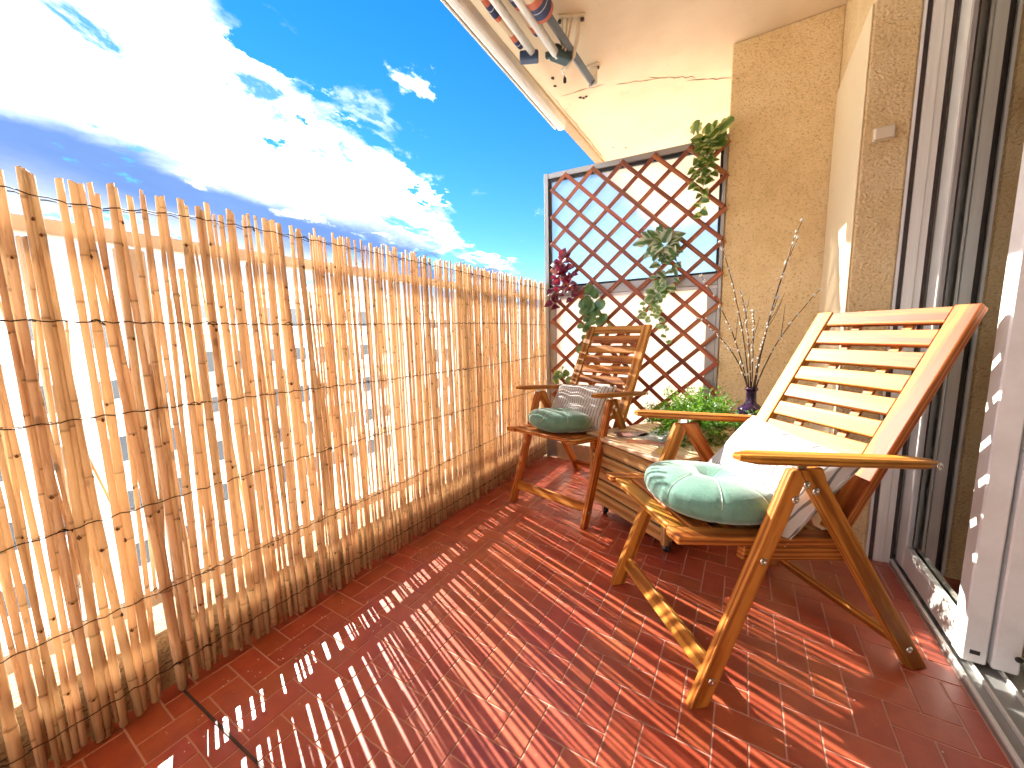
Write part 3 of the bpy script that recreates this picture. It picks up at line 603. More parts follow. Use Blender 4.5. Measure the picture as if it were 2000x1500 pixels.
# ------------------------------------------------------------------ chairs
def build_chair():
    r = empty('folding_armchair')
    OX, OY = -.35, -.2675     # local = (u + OX, y + OY)
    def V(u, y, w): return Vector((u + OX, y + OY, w))
    def poly(name, pts, y0, y1, bev=.003):
        bm = prism(name, [(p[0] + OX, p[1]) for p in pts], y0 + OY, y1 + OY, M_CHAIR, bev=bev)
        # local frame along the board so the grain follows it
        a, b = Vector((pts[0][0] + OX, 0, pts[0][1])), Vector((pts[1][0] + OX, 0, pts[1][1])); c = (a + b) / 2; d = (b - a)
        mw = frame_m(c, d, (0, -1, 0)); bm.transform(mw.inverted()); me = bpy.data.meshes.new(name); bm.to_mesh(me); bm.free(); me.materials.append(M_CHAIR)
        return link(name, me, r, mw)
    def bolt(u, w, y, s):
        me = lathe('bolt', [(.0105, 0), (.0105, .0018), (.0085, .0036), (.003, .0034), (.0028, .0018)], M_STEEL, r, 16)
        me.matrix_local = Matrix.Translation(V(u, y, w)) @ Matrix.Rotation(math.pi / 2 * s, 4, 'X')
    hw = .0245
    fd = Vector((.252, .636)).normalized(); rd = Vector((-.420, .636)).normalized()
    fn = Vector((fd.y, -fd.x)); rn = Vector((-rd.y, rd.x))     # fn to the rear, rn to the front
    # seam between the two legs
    F0, R0 = Vector((0, 0)), Vector((.700, 0))
    def isect(p, d, q, e):
        den = d.x * e.y - d.y * e.x; t_ = ((q.x - p.x) * e.y - (q.y - p.y) * e.x) / den; return p + d * t_
    fl, fr = F0 - fn * hw, F0 + fn * hw; rfl, rrr = R0 + rn * -hw, R0 - rn * -hw
    if rfl.x > rrr.x: rfl, rrr = rrr, rfl
    sb_ = isect(fr, fd, rfl, rd); topz = .640
    st = Vector((.250, topz))
    base = lambda p, d: p + d * (-p.y / d.y)
    at = lambda p, d, z: p + d * ((z - p.y) / d.y)
    ftl = at(fl, fd, .612)
    for y0, y1, sgn in ((0, .026, 1), (.509, .535, -1)):
        g = Vector((.0006, 0))
        poly('leg', [base(fl, fd), ftl, Vector((ftl.x + .012, topz)), st - g, sb_ - g, base(fr, fd)], y0, y1)
        rtr = at(rrr, rd, .600)
        poly('leg', [base(rrr, rd), rtr, Vector((rtr.x - .016, topz)), st + g, sb_ + g, base(rfl, rd)], y0, y1)
        yo = y0 if sgn == 1 else y1
        for (u, w) in ((.240, .562), (.270, .600), (.298, .580), (.160, .403), (.031, .077), (.652, .072)): bolt(u, w, yo, sgn)
        # spacer block and armrest
        board('arm_spacer', V(.258, (y0 + y1) / 2, .6495), (1, 0, 0), (0, 0, 1), (.030, .018, .018), M_STEEL, r, .002)
        yc = .004 if sgn == 1 else .531
        a0, a1 = V(.070, yc, .6875), V(.655, yc, .628); d = (a1 - a0); L = d.length; ax = d.normalized()
        bm = bmesh.new(); N = 14; ring = []
        for k in range(N + 1):
            u_ = k / N; wd = .030 * (1 - .55 * max(0, (.10 - u_) / .10) ** 2 - .45 * max(0, (u_ - .86) / .14) ** 2); th = .0115 * (1 - .35 * max(0, (.06 - u_) / .06) ** 2 - .25 * max(0, (u_ - .92) / .08))
            x_ = (u_ - .5) * L; row = []
            for (cy_, cz_) in ((-1, -.55), (-1, .55), (-.8, 1), (.8, 1), (1, .55), (1, -.55), (.8, -1), (-.8, -1)): row.append(bm.verts.new((x_, cy_ * wd, cz_ * th)))
            ring.append(row)
        for k in range(N):
            for q in range(8): bm.faces.new((ring[k][q], ring[k + 1][q], ring[k + 1][(q + 1) % 8], ring[k][(q + 1) % 8]))
        bm.faces.new(ring[0]); bm.faces.new(ring[-1][::-1]); bmesh.ops.recalc_face_normals(bm, faces=bm.faces)
        me = bpy.data.meshes.new('armrest'); bm.to_mesh(me); bm.free(); me.materials.append(M_CHAIR)
        ar = link('armrest', me, r, frame_m((a0 + a1) / 2, ax, (0, 0, 1)))
        bolt(.632, .6305, -.0275 if sgn == 1 else .5625, sgn)
    # seat: two side rails, cross slats between them, bearers below
    sF, sR = Vector((-.058, .476)), Vector((.445, .414)); sd = (sR - sF).normalized(); sn = Vector((-sd.y, sd.x)); SL = (sR - sF).length
    X3 = lambda v: (v.x, 0, v.y)
    for yc in (.059, .476):
        c = (sF + sR) / 2 - sn * .011; board('seat_rail', V(c.x, yc, c.y), X3(sd), X3(sn), (SL, .060, .022), M_CHAIR, r, .004, 2)
        c = sF + sd * .36 - sn * .044; board('seat_bearer', V(c.x, yc - .014 if yc < .2 else yc + .014, c.y), X3(sd), X3(sn), (.33, .024, .042), M_CHAIR, r, .003)
    n = 8; pitch = (SL - .012) / n
    for k in range(n):
        c = sF + sd * (.006 + pitch * (k + .5)) - sn * .0115; board('seat_slat', V(c.x, .2675, c.y), (0, 1, 0), X3(sn), (.3545, pitch - .011, .019), M_CHAIR, r, .003)
    # backrest
    bB, bT = Vector((.418, .432)), Vector((.800, 1.052)); bd = (bT - bB).normalized(); bn = Vector((bd.y, -bd.x)); BL = (bT - bB).length
    for yc in (.062, .473):
        c = (bB + bT) / 2 + bn * .015; board('back_stile', V(c.x, yc, c.y), X3(bd), X3(-bn), (BL, .058, .030), M_CHAIR, r, .004, 2)
    n = 9; pitch = .0755
    for k in range(n):
        c = bT - bd * (.030 + pitch * k) + bn * .012; board('back_slat', V(c.x, .2675, c.y), (0, 1, 0), X3(-bn), (.3515, .054, .018), M_CHAIR, r, .003)
    for yc in (.19, .345):
        c = (bB + bT) / 2 + bn * .0265; board('back_batten', V(c.x, yc, c.y), X3(bd), X3(-bn), (BL - .10, .030, .010), M_CHAIR, r, .002)
    # stretchers
    c = Vector((.036, .093)); board('stretcher', V(c.x, .2675, c.y), (0, 1, 0), (fd.x * 0 + fn.x, 0, fn.y), (.482, .050, .018), M_CHAIR, r, .003)
    c = Vector((.655, .072)); board('stretcher', V(c.x, .2675, c.y), (0, 1, 0), (rn.x, 0, rn.y), (.482, .046, .018), M_CHAIR, r, .003)
    return r
chair = build_chair()
def place_chair(c, A, ang, s=1.0):
    u = Vector((math.cos(ang), math.sin(ang), 0)); v = Vector((u.y, -u.x, 0)); c.location = Vector((A[0], A[1], 0)) + s * (.35 * u - .2675 * v); c.rotation_euler = (0, 0, ang); c.scale = (s, s, s)
place_chair(chair, (-.0535, 1.0025), math.atan2(.6393, .7690))
tag(chair, 'larger wooden slatted armchair in front of the glass door', 'chair', 'folding wooden armchairs')
chair2 = copy_tree(chair); place_chair(chair2, (-.644, 1.7486), 1.3515, .985)
tag(chair2, 'wooden slatted armchair in the corner between reeds and trellis', 'chair', 'folding wooden armchairs')
bpy.context.view_layer.update()
def chair_pt(c, u, v, w): return c.matrix_world @ Vector((u - .35, -v - .2675, w))

# ------------------------------------------------------------------ cushions
def round_cushion(label, R=.185, H=.075):
    r = empty('round_cushion'); tag(r, label, 'cushion', 'round velvet seat cushions')
    nR, nT = 26, 112; vs, fs = [], []
    def prof(q):   # q 0..1 from top centre to bottom centre
        a = math.pi * q; x = math.sin(a); x = (abs(x) ** .62); z = math.cos(a); z = math.copysign(abs(z) ** .90, z); return x * R, z * H
    for i in range(nR + 1):
        q = i / nR
        for k in range(nT):
            th = 2 * math.pi * k / nT; rr, z = prof(q)
            seam = abs(math.sin(th * 4)) ; pinch = math.exp(-(seam / .10) ** 2); rel = rr / R
            puff = 1 - .022 * pinch * (1 if .15 < q < .85 else .4)
            dim = math.exp(-(rr / (.19 * R)) ** 2) * (1 if q < .5 else .25)
            zz = z * (1 - .038 * pinch) * (1 - .62 * dim)
            edge = math.exp(-((q - .5) / .05) ** 2); wr = 1 + .007 * math.sin(th * 37 + 2 * math.sin(th * 5)) * math.exp(-((q - .55) / .16) ** 2)
            rr2 = rr * puff * wr * (1 - .012 * edge)
            zz += .004 * math.sin(3 * th + 1) * rel
            vs.append((rr2 * math.cos(th), rr2 * math.sin(th), zz))
    for i in range(nR):
        for k in range(nT): fs.append((i * nT + k, (i + 1) * nT + k, (i + 1) * nT + (k + 1) % nT, i * nT + (k + 1) % nT))
    link('cover', mesh_of('cover', vs, fs, M_VELVET, True), r)
    lathe('button', [(.0, .008), (.006, .0075), (.011, .004), (.012, 0)], M_VELVET, r, 20, (0, 0, H * .36))
    for j in range(8):
        th = math.pi / 4 * j; pts = []
        for q in [.10 + .032 * k for k in range(13)]:
            rr, z = prof(q); dim = math.exp(-(rr / (.19 * R)) ** 2); pts.append(((rr * .978 + .0006) * math.cos(th), (rr * .978 + .0006) * math.sin(th), z * .962 * (1 - .62 * dim) + .0018 + .004 * math.sin(3 * th + 1) * rr / R))
        tube('seam', pts, .0010, M_SEAM, r, 5)
    return r
SN = math.atan2(-.062, .503)
def seat_on(obj, c, u, v, lift, extra_rot=0.0):
    ang = c.rotation_euler.z; w = .476 + (u + .058) / .503 * -.062
    obj.location = chair_pt(c, u, v, w + lift); obj.rotation_euler = (Matrix.Rotation(ang, 4, 'Z') @ Matrix.Rotation(-SN, 4, 'Y') @ Matrix.Rotation(extra_rot, 4, 'Z')).to_euler()
c1 = round_cushion('sunlit sage green velvet cushion on the larger chair by the door', .185, .060); seat_on(c1, chair, .150, -.215, .0595, .35)
c2 = round_cushion('shaded sage green velvet cushion striped by sunlight on the corner chair', .180, .062); seat_on(c2, chair2, .145, -.275, .0615, .1)
def pillow(label, Wd=.47, Hh=.31, T=.075):
    r = empty('striped_pillow'); tag(r, label, 'pillow', 'striped lumbar pillows'); N, Mm = 44, 32; vs, fs = [], []
    for s in (1, -1):
        for i in range(N + 1):
            for j in range(Mm + 1):
                a, b = -1 + 2 * i / N, -1 + 2 * j / Mm
                pull = 1 - .075 * (1 - a * a) * abs(b) ** 3; pull2 = 1 - .065 * (1 - b * b) * abs(a) ** 3
                x, y = a * Wd / 2 * pull2, b * Hh / 2 * pull
                t_ = max(0, (1 - a ** 4) * (1 - b ** 4)) ** .58 * T
                t_ += (.006 * math.sin(9 * a + 3 * b) + .005 * math.sin(5 * a * b + 13 * b)) * (1 - a * a) * (1 - b * b)
                t_ += .006 * math.sin(22 * a + 4) * math.exp(-((abs(b) - .86) / .12) ** 2) * (1 - abs(a) ** 6)
                vs.append((x, y, s * t_))
    K = (N + 1) * (Mm + 1)
    for s in range(2):
        for i in range(N):
            for j in range(Mm):
                q = [s * K + i * (Mm + 1) + j, s * K + (i + 1) * (Mm + 1) + j, s * K + (i + 1) * (Mm + 1) + j + 1, s * K + i * (Mm + 1) + j + 1]
                fs.append(tuple(q if s == 0 else q[::-1]))
    link('cover', mesh_of('cover', vs, fs, M_STRIPE, True), r)
    pts = []
    for k in range(129):
        e = k / 32; sd = int(e) % 4; f_ = e - int(e); a, b = ((-1 + 2 * f_, -1), (1, -1 + 2 * f_), (1 - 2 * f_, 1), (-1, 1 - 2 * f_))[sd]
        pts.append((a * Wd / 2 * (1 - .065 * (1 - b * b) * abs(a) ** 3), b * Hh / 2 * (1 - .075 * (1 - a * a) * abs(b) ** 3), 0))
    tube('piped_edge', pts, .0030, M_STRIPE, r, 6)
    return r
def lean_pillow(p, c, u, v, w, roll, tilt):
    ang = c.rotation_euler.z
    # pillow x along the chair width, pillow y up the backrest
    m = Matrix.Rotation(ang, 4, 'Z') @ Matrix(((0, math.sin(tilt), -math.cos(tilt), 0), (-1, 0, 0, 0), (0, math.cos(tilt), math.sin(tilt), 0), (0, 0, 0, 1))) @ Matrix.Rotation(roll, 4, 'Z')
    p.rotation_euler = m.to_euler(); p.location = chair_pt(c, u, v, w)
p1 = pillow('grey and white striped pillow against the larger chair back', .42, .30, .062); lean_pillow(p1, chair, .362, -.225, .548, -.10, math.radians(40))
p2 = pillow('grey and white striped pillow against the corner chair back', .40, .30, .062); lean_pillow(p2, chair2, .362, -.285, .560, .05, math.radians(40))

# ------------------------------------------------------------------ slatted chest on casters with its load
FA = Vector((.83, -.557, 0)).normalized(); FB = Vector((-FA.y, FA.x, 0)); CA, CB, CZ0, CZ1 = .545, .64, .065, .418
ch = empty('slatted_chest'); ch.location = Vector((-.254, 1.665, 0)) - FA * CA; ch.rotation_euler = (0, 0, math.atan2(FA.y, FA.x)); tag(ch, 'wooden slatted storage chest on casters between the two chairs', 'chest')
nb = 5; bh = (CZ1 - CZ0) / nb
for k in range(nb):
    z = CZ0 + bh * (k + .5)
    for yy in (.010, CB - .010): board('side_board', (CA / 2, yy, z), (1, 0, 0), (0, -1, 0), (CA - .05, bh - .012, .018), M_BOX, ch, .003)
    for xx in (.010, CA - .010): board('side_board', (xx, CB / 2, z), (0, 1, 0), (1, 0, 0), (CB - .05, bh - .012, .018), M_BOX, ch, .003)
for xx in (.0125, CA - .0125):
    for yy in (.0125, CB - .0125): board('corner_post', (xx, yy, (CZ0 + CZ1) / 2 - .004), (0, 0, 1), (1, 0, 0), (CZ1 - CZ0 + .012, .0255, .0255), M_BOX, ch, .003)
box('inner_liner', .022, CA - .022, .022, CB - .022, CZ0 + .005, CZ1 - .005, M_DKBROWN, ch, 0)
nl = 5; lw = (CB + .03) / nl
for k in range(nl): board('lid_board', (CA / 2, -.015 + lw * (k + .5), CZ1 + .0125 + .004), (1, 0, 0), (0, 0, 1), (CA + .03, lw - .0025, .020), M_LID, ch, .003)
board('base_rail', (CA / 2, .05, CZ0 - .006), (1, 0, 0), (0, 0, 1), (CA - .06, .06, .012), M_BOX, ch); board('base_rail', (CA / 2, CB - .05, CZ0 - .006), (1, 0, 0), (0, 0, 1), (CA - .06, .06, .012), M_BOX, ch)
for xx in (.07, CA - .045):
    for yy in (.05, CB - .05):
        cst = box('caster', xx - .017, xx + .017, yy - .017, yy + .017, .046, .053, M_STEEL, ch, .001)
        w_ = lathe('wheel', [(.004, -.008), (.020, -.008), (.022, -.004), (.022, .004), (.020, .008), (.004, .008)], M_BLACK, cst, 20); w_.matrix_local = Matrix.Translation((.008, 0, -.0275)) @ Matrix.Rotation(math.pi / 2, 4, 'X')
        board('fork', (.003, .012, -.015), (0, 0, 1), (0, 1, 0), (.036, .016, .003), M_STEEL, cst, .0008); board('fork', (.003, -.012, -.015), (0, 0, 1), (0, 1, 0), (.036, .016, .003), M_STEEL, cst, .0008)
bpy.context.view_layer.update()
LIDZ = CZ1 + .0265
def on_chest(a, b, z=0.0): q = Vector((-.254, 1.665, 0)) + FA * a + FB * b; return Vector((q.x, q.y, LIDZ + z))
# booklets
def booklet(name, a, b, rot, w, h, t, cmat, label, dz=0.0, pic=None):
    r = empty(name, on_chest(a, b, dz), rot); tag(r, label, 'booklet', 'booklets lying on the chest')
    box('pages', -w / 2 + .002, w / 2 - .002, -h / 2 + .002, h / 2 - .002, .0012, t - .0012, M_PAPER, r, 0); box('cover', -w / 2, w / 2, -h / 2, h / 2, t - .0011, t, cmat, r, 0); box('cover', -w / 2, w / 2, -h / 2, h / 2, 0, .0011, cmat, r, 0)
    if pic:
        for (x0, x1, y0, y1, m) in pic: box('printed_picture', x0 * w, x1 * w, y0 * h, y1 * h, t + .0002, t + .0006, m, r, 0)
    return r
M_PAPER = mat('paper', (.74, .72, .68), .8); M_COVD = mat('dark_cover', build=lambda t, b: t.links.new(ramp(t, tex(t, objco(t), 22, 5), [(.4, (.06, .028, .022)), (.62, (.30, .16, .11))]), b.inputs['Base Color']), rough=.3)
M_COVG = mat('mint_cover', build=lambda t, b: t.links.new(ramp(t, tex(t, objco(t), 14, 5), [(.4, (.36, .50, .42)), (.6, (.66, .70, .66))]), b.inputs['Base Color']), rough=.35)
M_COVO = mat('orange_cover', (.62, .20, .07), .35); M_COVP = mat('pink_cover', (.66, .36, .34), .35); M_COVY = mat('yellow_card', (.78, .55, .16), .5)
booklet('magazine', -.300, .262, 1.2, .21, .15, .006, M_COVG, 'pale mint magazine lying at the back of the chest lid', pic=[(-.4, .1, -.35, .3, M_PAPER)])
booklet('magazine', -.392, .165, .55, .17, .105, .006, M_COVD, 'dark brown picture magazine near the left rim of the chest lid', pic=[(-.32, -.02, -.3, .3, M_COVP)])
booklet('leaflet', -.262, .125, .30, .17, .055, .004, M_COVO, 'slim orange leaflet lying in the middle of the chest lid')
booklet('leaflet', -.205, .185, -.2, .12, .08, .003, M_COVP, 'small pink leaflet behind the orange one on the chest lid')
booklet('card', -.105, .090, .1, .06, .09, .003, M_COVY, 'small yellow card at the front right of the chest lid')

# fern in a cream pot
PB = on_chest(-.185, .375)
pot = empty('potted_fern', PB); tag(pot, 'bushy bright green fern in a cream bowl on the chest', 'potted plant')
lathe('bowl', [(.055, 0), (.075, .004), (.100, .03), (.112, .065), (.114, .085), (.109, .086), (.105, .072)], M_POT, pot, 48); lathe('soil', [(.0, .070), (.106, .071)], M_SOIL, pot, 32)
vs, fs = [], []; sv, sf = [], []
def quad_leaf(vs, fs, p, d, n, L, w):
    s = d.cross(n).normalized() * w; n0 = len(vs); vs += [p, p + d * L * .5 + s, p + d * L, p + d * L * .5 - s]; fs.append((n0, n0 + 1, n0 + 2, n0 + 3))
for k in range(300):
    th = U(0, 6.283); el = math.asin(U(-.05, 1)) if k < 240 else U(-.5, .1); L = (U(.10, .20) if k < 240 else U(.16, .25)) * (1.0 + .15 * math.cos(el))
    d = Vector((math.cos(th) * math.cos(el), math.sin(th) * math.cos(el), math.sin(el) * .80 + .12)); p = Vector((math.cos(th) * U(0, .055), math.sin(th) * U(0, .055), .078)); pts = [p]; nseg = 8; droop = U(.0, .05) if k < 240 else U(.15, .32)
    for q in range(nseg):
        d = (d + Vector((U(-.09, .09), U(-.09, .09), -droop + U(-.06, .06)))).normalized(); p = p + d * L / nseg; 
        if p.x ** 2 + p.y ** 2 < .013 and p.z < .09: p.z = .09
        pts.append(p)
        if q > 1:
            for e in range(5):
                ld = (d * U(.2, .9) + Vector((U(-1, 1), U(-1, 1), U(-.7, .9)))).normalized(); quad_leaf(vs, fs, p, ld, Vector((U(-1, 1), U(-1, 1), U(.3, 1))).normalized(), U(.016, .030), U(.0020, .0036))
    a, b = tube_data(pts, .0009, 3, False); n0 = len(sv); sv += a; sf += [tuple(n0 + i for i in f) for f in b]
o = link('foliage', mesh_of('foliage', vs, fs, M_FERN), pot); o['kind'] = 'stuff'; o = link('stems', mesh_of('stems', sv, sf, M_STEM), pot); o['kind'] = 'stuff'

# vase and willow
VB = on_chest(-.045, .600); VB.z = LIDZ + .001
vase = empty('glass_vase', VB); tag(vase, 'dark plum glass bottle vase standing at the back of the chest', 'vase')
VH = .262
prof = [(.030, 0), (.054, .002), (.060, .010), (.062, .03), (.062, .13), (.060, .148), (.052, .165), (.036, .178), (.026, .186), (.0225, .196), (.0220, .240), (.0235, .247), (.028, .249), (.0285, .257), (.027, .262), (.0215, .262), (.0195, .256), (.0190, .20), (.024, .186), (.046, .163), (.056, .145), (.058, .03), (.052, .008), (.01, .006)]
lathe('bottle', prof, M_VASE, vase, 48)
tw = [((-82, -178), 'arching furthest left'), ((-64, -225), 'left of the middle, tall'), ((-30, -150), 'short upright'), ((-5, -120), 'short, near the middle'), ((25, -140), 'half height, right of the middle'), ((55, -252), 'tallest, leaning right'), ((68, -232), 'second tallest, leaning right'), ((88, -150), 'leaning furthest right'), ((-95, -112), 'low, drooping left')]
LBL = ['pussy willow twig whose tip reaches the trellis on the left', 'tall pussy willow twig left of the middle of the vase', 'slender pussy willow twig rising just left of the vase middle', 'shortest upright pussy willow twig in the middle of the vase', 'half height pussy willow twig right of the vase middle', 'tallest pussy willow twig leaning right from the vase', 'second tallest pussy willow twig leaning right beside the tallest', 'pussy willow twig bending furthest right out of the vase', 'low thin pussy willow twig bending left out of the vase']
PXM = 1 / 328.0
lat = Vector((.86, .50, 0)); fwdv = Vector((-.5, .86, 0))
for (off, _), lab in zip(tw, LBL):
    tip = lat * (off[0] * PXM) + fwdv * U(-.05, .05) + Vector((0, 0, VH - off[1] * PXM)); base = Vector((U(-.018, .018), U(-.018, .018), .012)); neck = Vector((tip.x * .02, tip.y * .02, VH - .01)) + lat * max(-.011, min(.011, off[0] * .00015))
    r = empty('willow_twig', VB); tag(r, lab, 'twig', 'pussy willow twigs in the vase')
    pts = []
    for k in range(15):
        s = k / 14
        if s < .3: p = base.lerp(neck, s / .3)
        else:
            q = (s - .3) / .7; c = neck.lerp(tip, .5) + Vector((0, 0, .05)) - lat * (tip - neck).dot(lat) * .22; p = neck * (1 - q) ** 2 + c * 2 * q * (1 - q) + tip * q * q; p += Vector((U(-.004, .004), U(-.004, .004), 0)) * q
        pts.append(p)
    tube('stem', pts, [.0042 - .0026 * k / 14 for k in range(15)], M_TWIG, r, 6)
    vs, fs = [], []
    for k in range(5, 15):
        for e in range(2 if k > 6 else 1):
            p = pts[k] + (pts[min(k + 1, 14)] - pts[k]) * U(0, 1); d = (pts[min(k + 1, 14)] - pts[k - 1]).normalized(); sdv = Vector((U(-1, 1), U(-1, 1), U(-.2, .4))).normalized(); d2 = (d + sdv * .6).normalized()
            ps = [p + d2 * .0015, p + d2 * .005, p + d2 * .010, p + d2 * .014]; a, b = tube_data(ps, [.0026, .0050, .0044, .001], 6); n0 = len(vs); vs += a; fs += [tuple(n0 + i for i in f) for f in b]
    o = link('catkins', mesh_of('catkins', vs, fs, M_CATKIN, True), r); o['kind'] = 'stuff'
    # side shoot
    if off[1] < -140:
        k = random.choice((8, 9)); sp = pts[k]; d = (pts[k + 1] - pts[k]).normalized() + lat * random.choice((-.5, .45)); d.normalize()
        tube('side_shoot', [sp, sp + d * .05, sp + d * .09 + Vector((0, 0, .015)), sp + d * .12 + Vector((0, 0, .035))], [.0016, .0014, .0011, .0007], M_TWIG, r, 5)

# ------------------------------------------------------------------ hanging plants on the trellis
def leaf_mesh(name, m, shape, fold=.18, curl=.25, nx=8):
    vs, fs = [], []
    for i in range(nx + 1):
        s = i / nx
        w = {'ovate': .42 * math.sin(math.pi * s ** .72) ** .9, 'heart': .5 * (math.sin(math.pi * min(1, s * .92 + .08) ** .6)) ** .8, 'round': .46 * math.sin(math.pi * s) ** .55, 'lance': .24 * math.sin(math.pi * s ** .8)}[shape] if 0 < s < 1 else .01
        z = -curl * s * s
        for q in (-1, -.5, 0, .5, 1): vs.append((s, q * w, z + abs(q) * w * fold * 2 - .04 * (q * q) * math.sin(s * 9)))
    for i in range(nx):
        for q in range(4): fs.append((i * 5 + q, (i + 1) * 5 + q, (i + 1) * 5 + q + 1, i * 5 + q + 1))
    return mesh_of(name, vs, fs, m, True)
def lobed_mesh(m):
    vs = [(0, 0, 0)]; n = 40; fs = []
    for k in range(n + 1):
        th = -math.pi * .93 + 2 * math.pi * .93 * k / n; rr = .5 * (1 + .10 * math.cos(th)) * (1 - .28 * max(0, math.sin(th * 8)) ** 4 * (1 if abs(th) > .35 else 0)); vs.append((.42 + rr * math.cos(th), rr * math.sin(th) * 1.0, -.18 * (rr * math.cos(th)) ** 2 + .05 * abs(math.sin(th))))
    vs[0] = (.3, 0, .02)
    for k in range(n): fs.append((0, k + 1, k + 2))
    return mesh_of('leaf', vs, fs, m, True)
LM = dict(red=leaf_mesh('leaf', M_RED, 'ovate'), mon=lobed_mesh(M_MON), pothos=leaf_mesh('leaf', M_MON, 'heart'), var=leaf_mesh('leaf', M_VAR, 'lance', .15, .35), varb=leaf_mesh('leaf', M_VAR, 'ovate', .12, .35), euc=leaf_mesh('leaf', M_EUC, 'round', .08, .15), ivy=leaf_mesh('leaf', M_IVY, 'round', .10, .2))
def put_leaf(root, me, p, d, up, s):
    x = d.normalized(); y = up.cross(x)
    if y.length < .05: y = Vector((1, 0, 0)).cross(x)
    y.normalize(); z = x.cross(y); o = link('leaf', me, root, Matrix(((x.x * s, y.x * s, z.x * s, p.x), (x.y * s, y.y * s, z.y * s, p.y), (x.z * s, y.z * s, z.z * s, p.z), (0, 0, 0, 1)))); return o
def trailing(name, label, loc, vines, kinds, size, dense, bunch=0, bunch_r=.06, bsize=None):
    r = empty(name, loc); tag(r, label, 'hanging plant', 'artificial plants hung on the trellis')
    for (dx, dz, n) in vines:
        pts = []
        for k in range(9):
            s = k / 8; pts.append(Vector((dx * s + .012 * math.sin(s * 7 + dx * 40), -.03 - .03 * math.sin(s * 3.1), .01 + dz * s + (.05 * math.sin(s * 3.1) if abs(dx) > abs(dz) else 0))))
        tube('stem', pts, .0017, M_STEM, r, 5)
        for k in range(n):
            s = (k + U(.2, .8)) / n; i = min(7, int(s * 8)); p = pts[i].lerp(pts[i + 1], s * 8 - i); side = 1 if k % 2 else -1
            d = Vector((side * U(.4, 1), U(-.9, -.1), U(-.9, .25))); put_leaf(r, LM[random.choice(kinds)], p, d, Vector((U(-.4, .4), -1, U(.1, .8))), size * U(.7, 1.15))
    for k in range(bunch):
        th = U(0, 6.283); rr = U(.1, 1) * bunch_r; p = Vector((rr * math.cos(th), U(-.06, -.02), rr * math.sin(th) * .8)); d = Vector((math.cos(th), U(-1.0, .0), math.sin(th) + U(-.3, .4))); put_leaf(r, LM[random.choice(kinds)], p, d, Vector((U(-.3, .3), -1, U(.2, .9))), (bsize or size) * U(.75, 1.2))
    return r
TYF = TY - .015
trailing('burgundy_vine', 'dark burgundy leafed vine trailing down the trellis next to the reeds', (-1.165, TYF, 1.50), [(-.02, -.33, 11), (.09, -.28, 9), (-.10, -.36, 8), (.12, -.20, 6)], ['red'], .068, 1, 8, .04)
trailing('monstera_garland', 'green and yellow monstera garland hanging from the top right of the trellis', (-.235, TYF, 2.09), [(-.06, -.28, 12), (-.02, -.44, 15), (.02, -.24, 9), (-.09, -.20, 8)], ['pothos', 'pothos', 'mon'], .055, 1, 18, .075, .062)
mg = bpy.data.objects['monstera_garland']
for (x, z, a, s) in ((.045, .02, .5, .10), (.02, -.035, -.3, .09), (-.07, .04, 1.4, .075)): put_leaf(mg, LM['mon'], Vector((x, -.05, z)), Vector((math.cos(a), -.35, math.sin(a))), Vector((-.2, -1, .5)), s)
trailing('variegated_spray', 'dark green cream edged plant hung in the middle of the trellis', (-.470, TYF, 1.535), [(-.02, -.26, 8), (.12, -.16, 7), (.10, -.30, 7)], ['var', 'varb'], .062, 1, 26, .055, .098)
sp_ = bpy.data.objects['variegated_spray']
for (x, z, a, s) in ((-.10, .02, 3.0, .085), (-.07, .045, 2.4, .075)): put_leaf(sp_, LM['varb'], Vector((x, -.04, z)), Vector((math.cos(a), -.3, math.sin(a))), Vector((-.2, -1, .4)), s)
trailing('pale_ivy', 'pale green small leafed ivy hanging below the cream edged plant', (-.495, TYF, 1.235), [(-.13, -.17, 10), (.02, -.24, 10), (.06, -.33, 10), (-.06, -.20, 8)], ['ivy'], .038, 1, 18, .055, .058)
trailing('round_leaf_vine', 'round leafed green vine behind the top of the corner chair', (-.930, TYF, 1.215), [(-.07, -.22, 8), (.09, -.16, 8), (.0, -.24, 8), (-.05, -.36, 9), (.12, -.20, 6)], ['euc'], .064, 1, 14, .05, .072)
trailing('small_sprig', 'small green sprig at the trellis foot beside the corner chair arm', (-1.175, TYF, .70), [(.05, -.05, 4), (-.05, -.07, 4)], ['euc', 'pothos'], .055, 1, 5, .03)

# ------------------------------------------------------------------ folded awning under the ceiling
M_BLUE = mat('blue_grey_steel', (.13, .16, .20), .45, .4); M_NAVY = mat('navy_plastic', (.035, .065, .15), .5)
def f_awn(t, b):
    tc = nn(t, 'ShaderNodeTexCoord'); sep = nn(t, 'ShaderNodeSeparateXYZ'); t.links.new(tc.outputs['Object'], sep.inputs[0]); ph = mth(t, 'FRACT', mth(t, 'ADD', mth(t, 'MULTIPLY', sep.outputs[1], 4.0), .02))
    r = nn(t, 'ShaderNodeValToRGB'); t.links.new(ph, r.inputs[0]); r.color_ramp.interpolation = 'CONSTANT'; e = r.color_ramp.elements
    st = [(0, (.75, .60, .42)), (.36, (.62, .17, .10)), (.52, (.04, .06, .16)), (.62, (.6, .62, .68)), (.64, (.04, .06, .16)), (.80, (.62, .17, .10)), (.9, (.75, .60, .42))]
    while len(e) < len(st): e.new(.5)
    for x, (p, c) in zip(e, st): x.position = p; x.color = (*c, 1)
    t.links.new(r.outputs[0], b.inputs['Base Color'])
M_AWN = mat('striped_awning_canvas', rough=.85, build=f_awn)
aw = empty('folded_awning', (-1.0, 1.6, 2.599)); tag(aw, 'folded awning with metal bars and striped canvas under the ceiling', 'awning')
L3 = lambda x, y, z: Vector((x + 1.0, y - 1.6, z - 2.599))
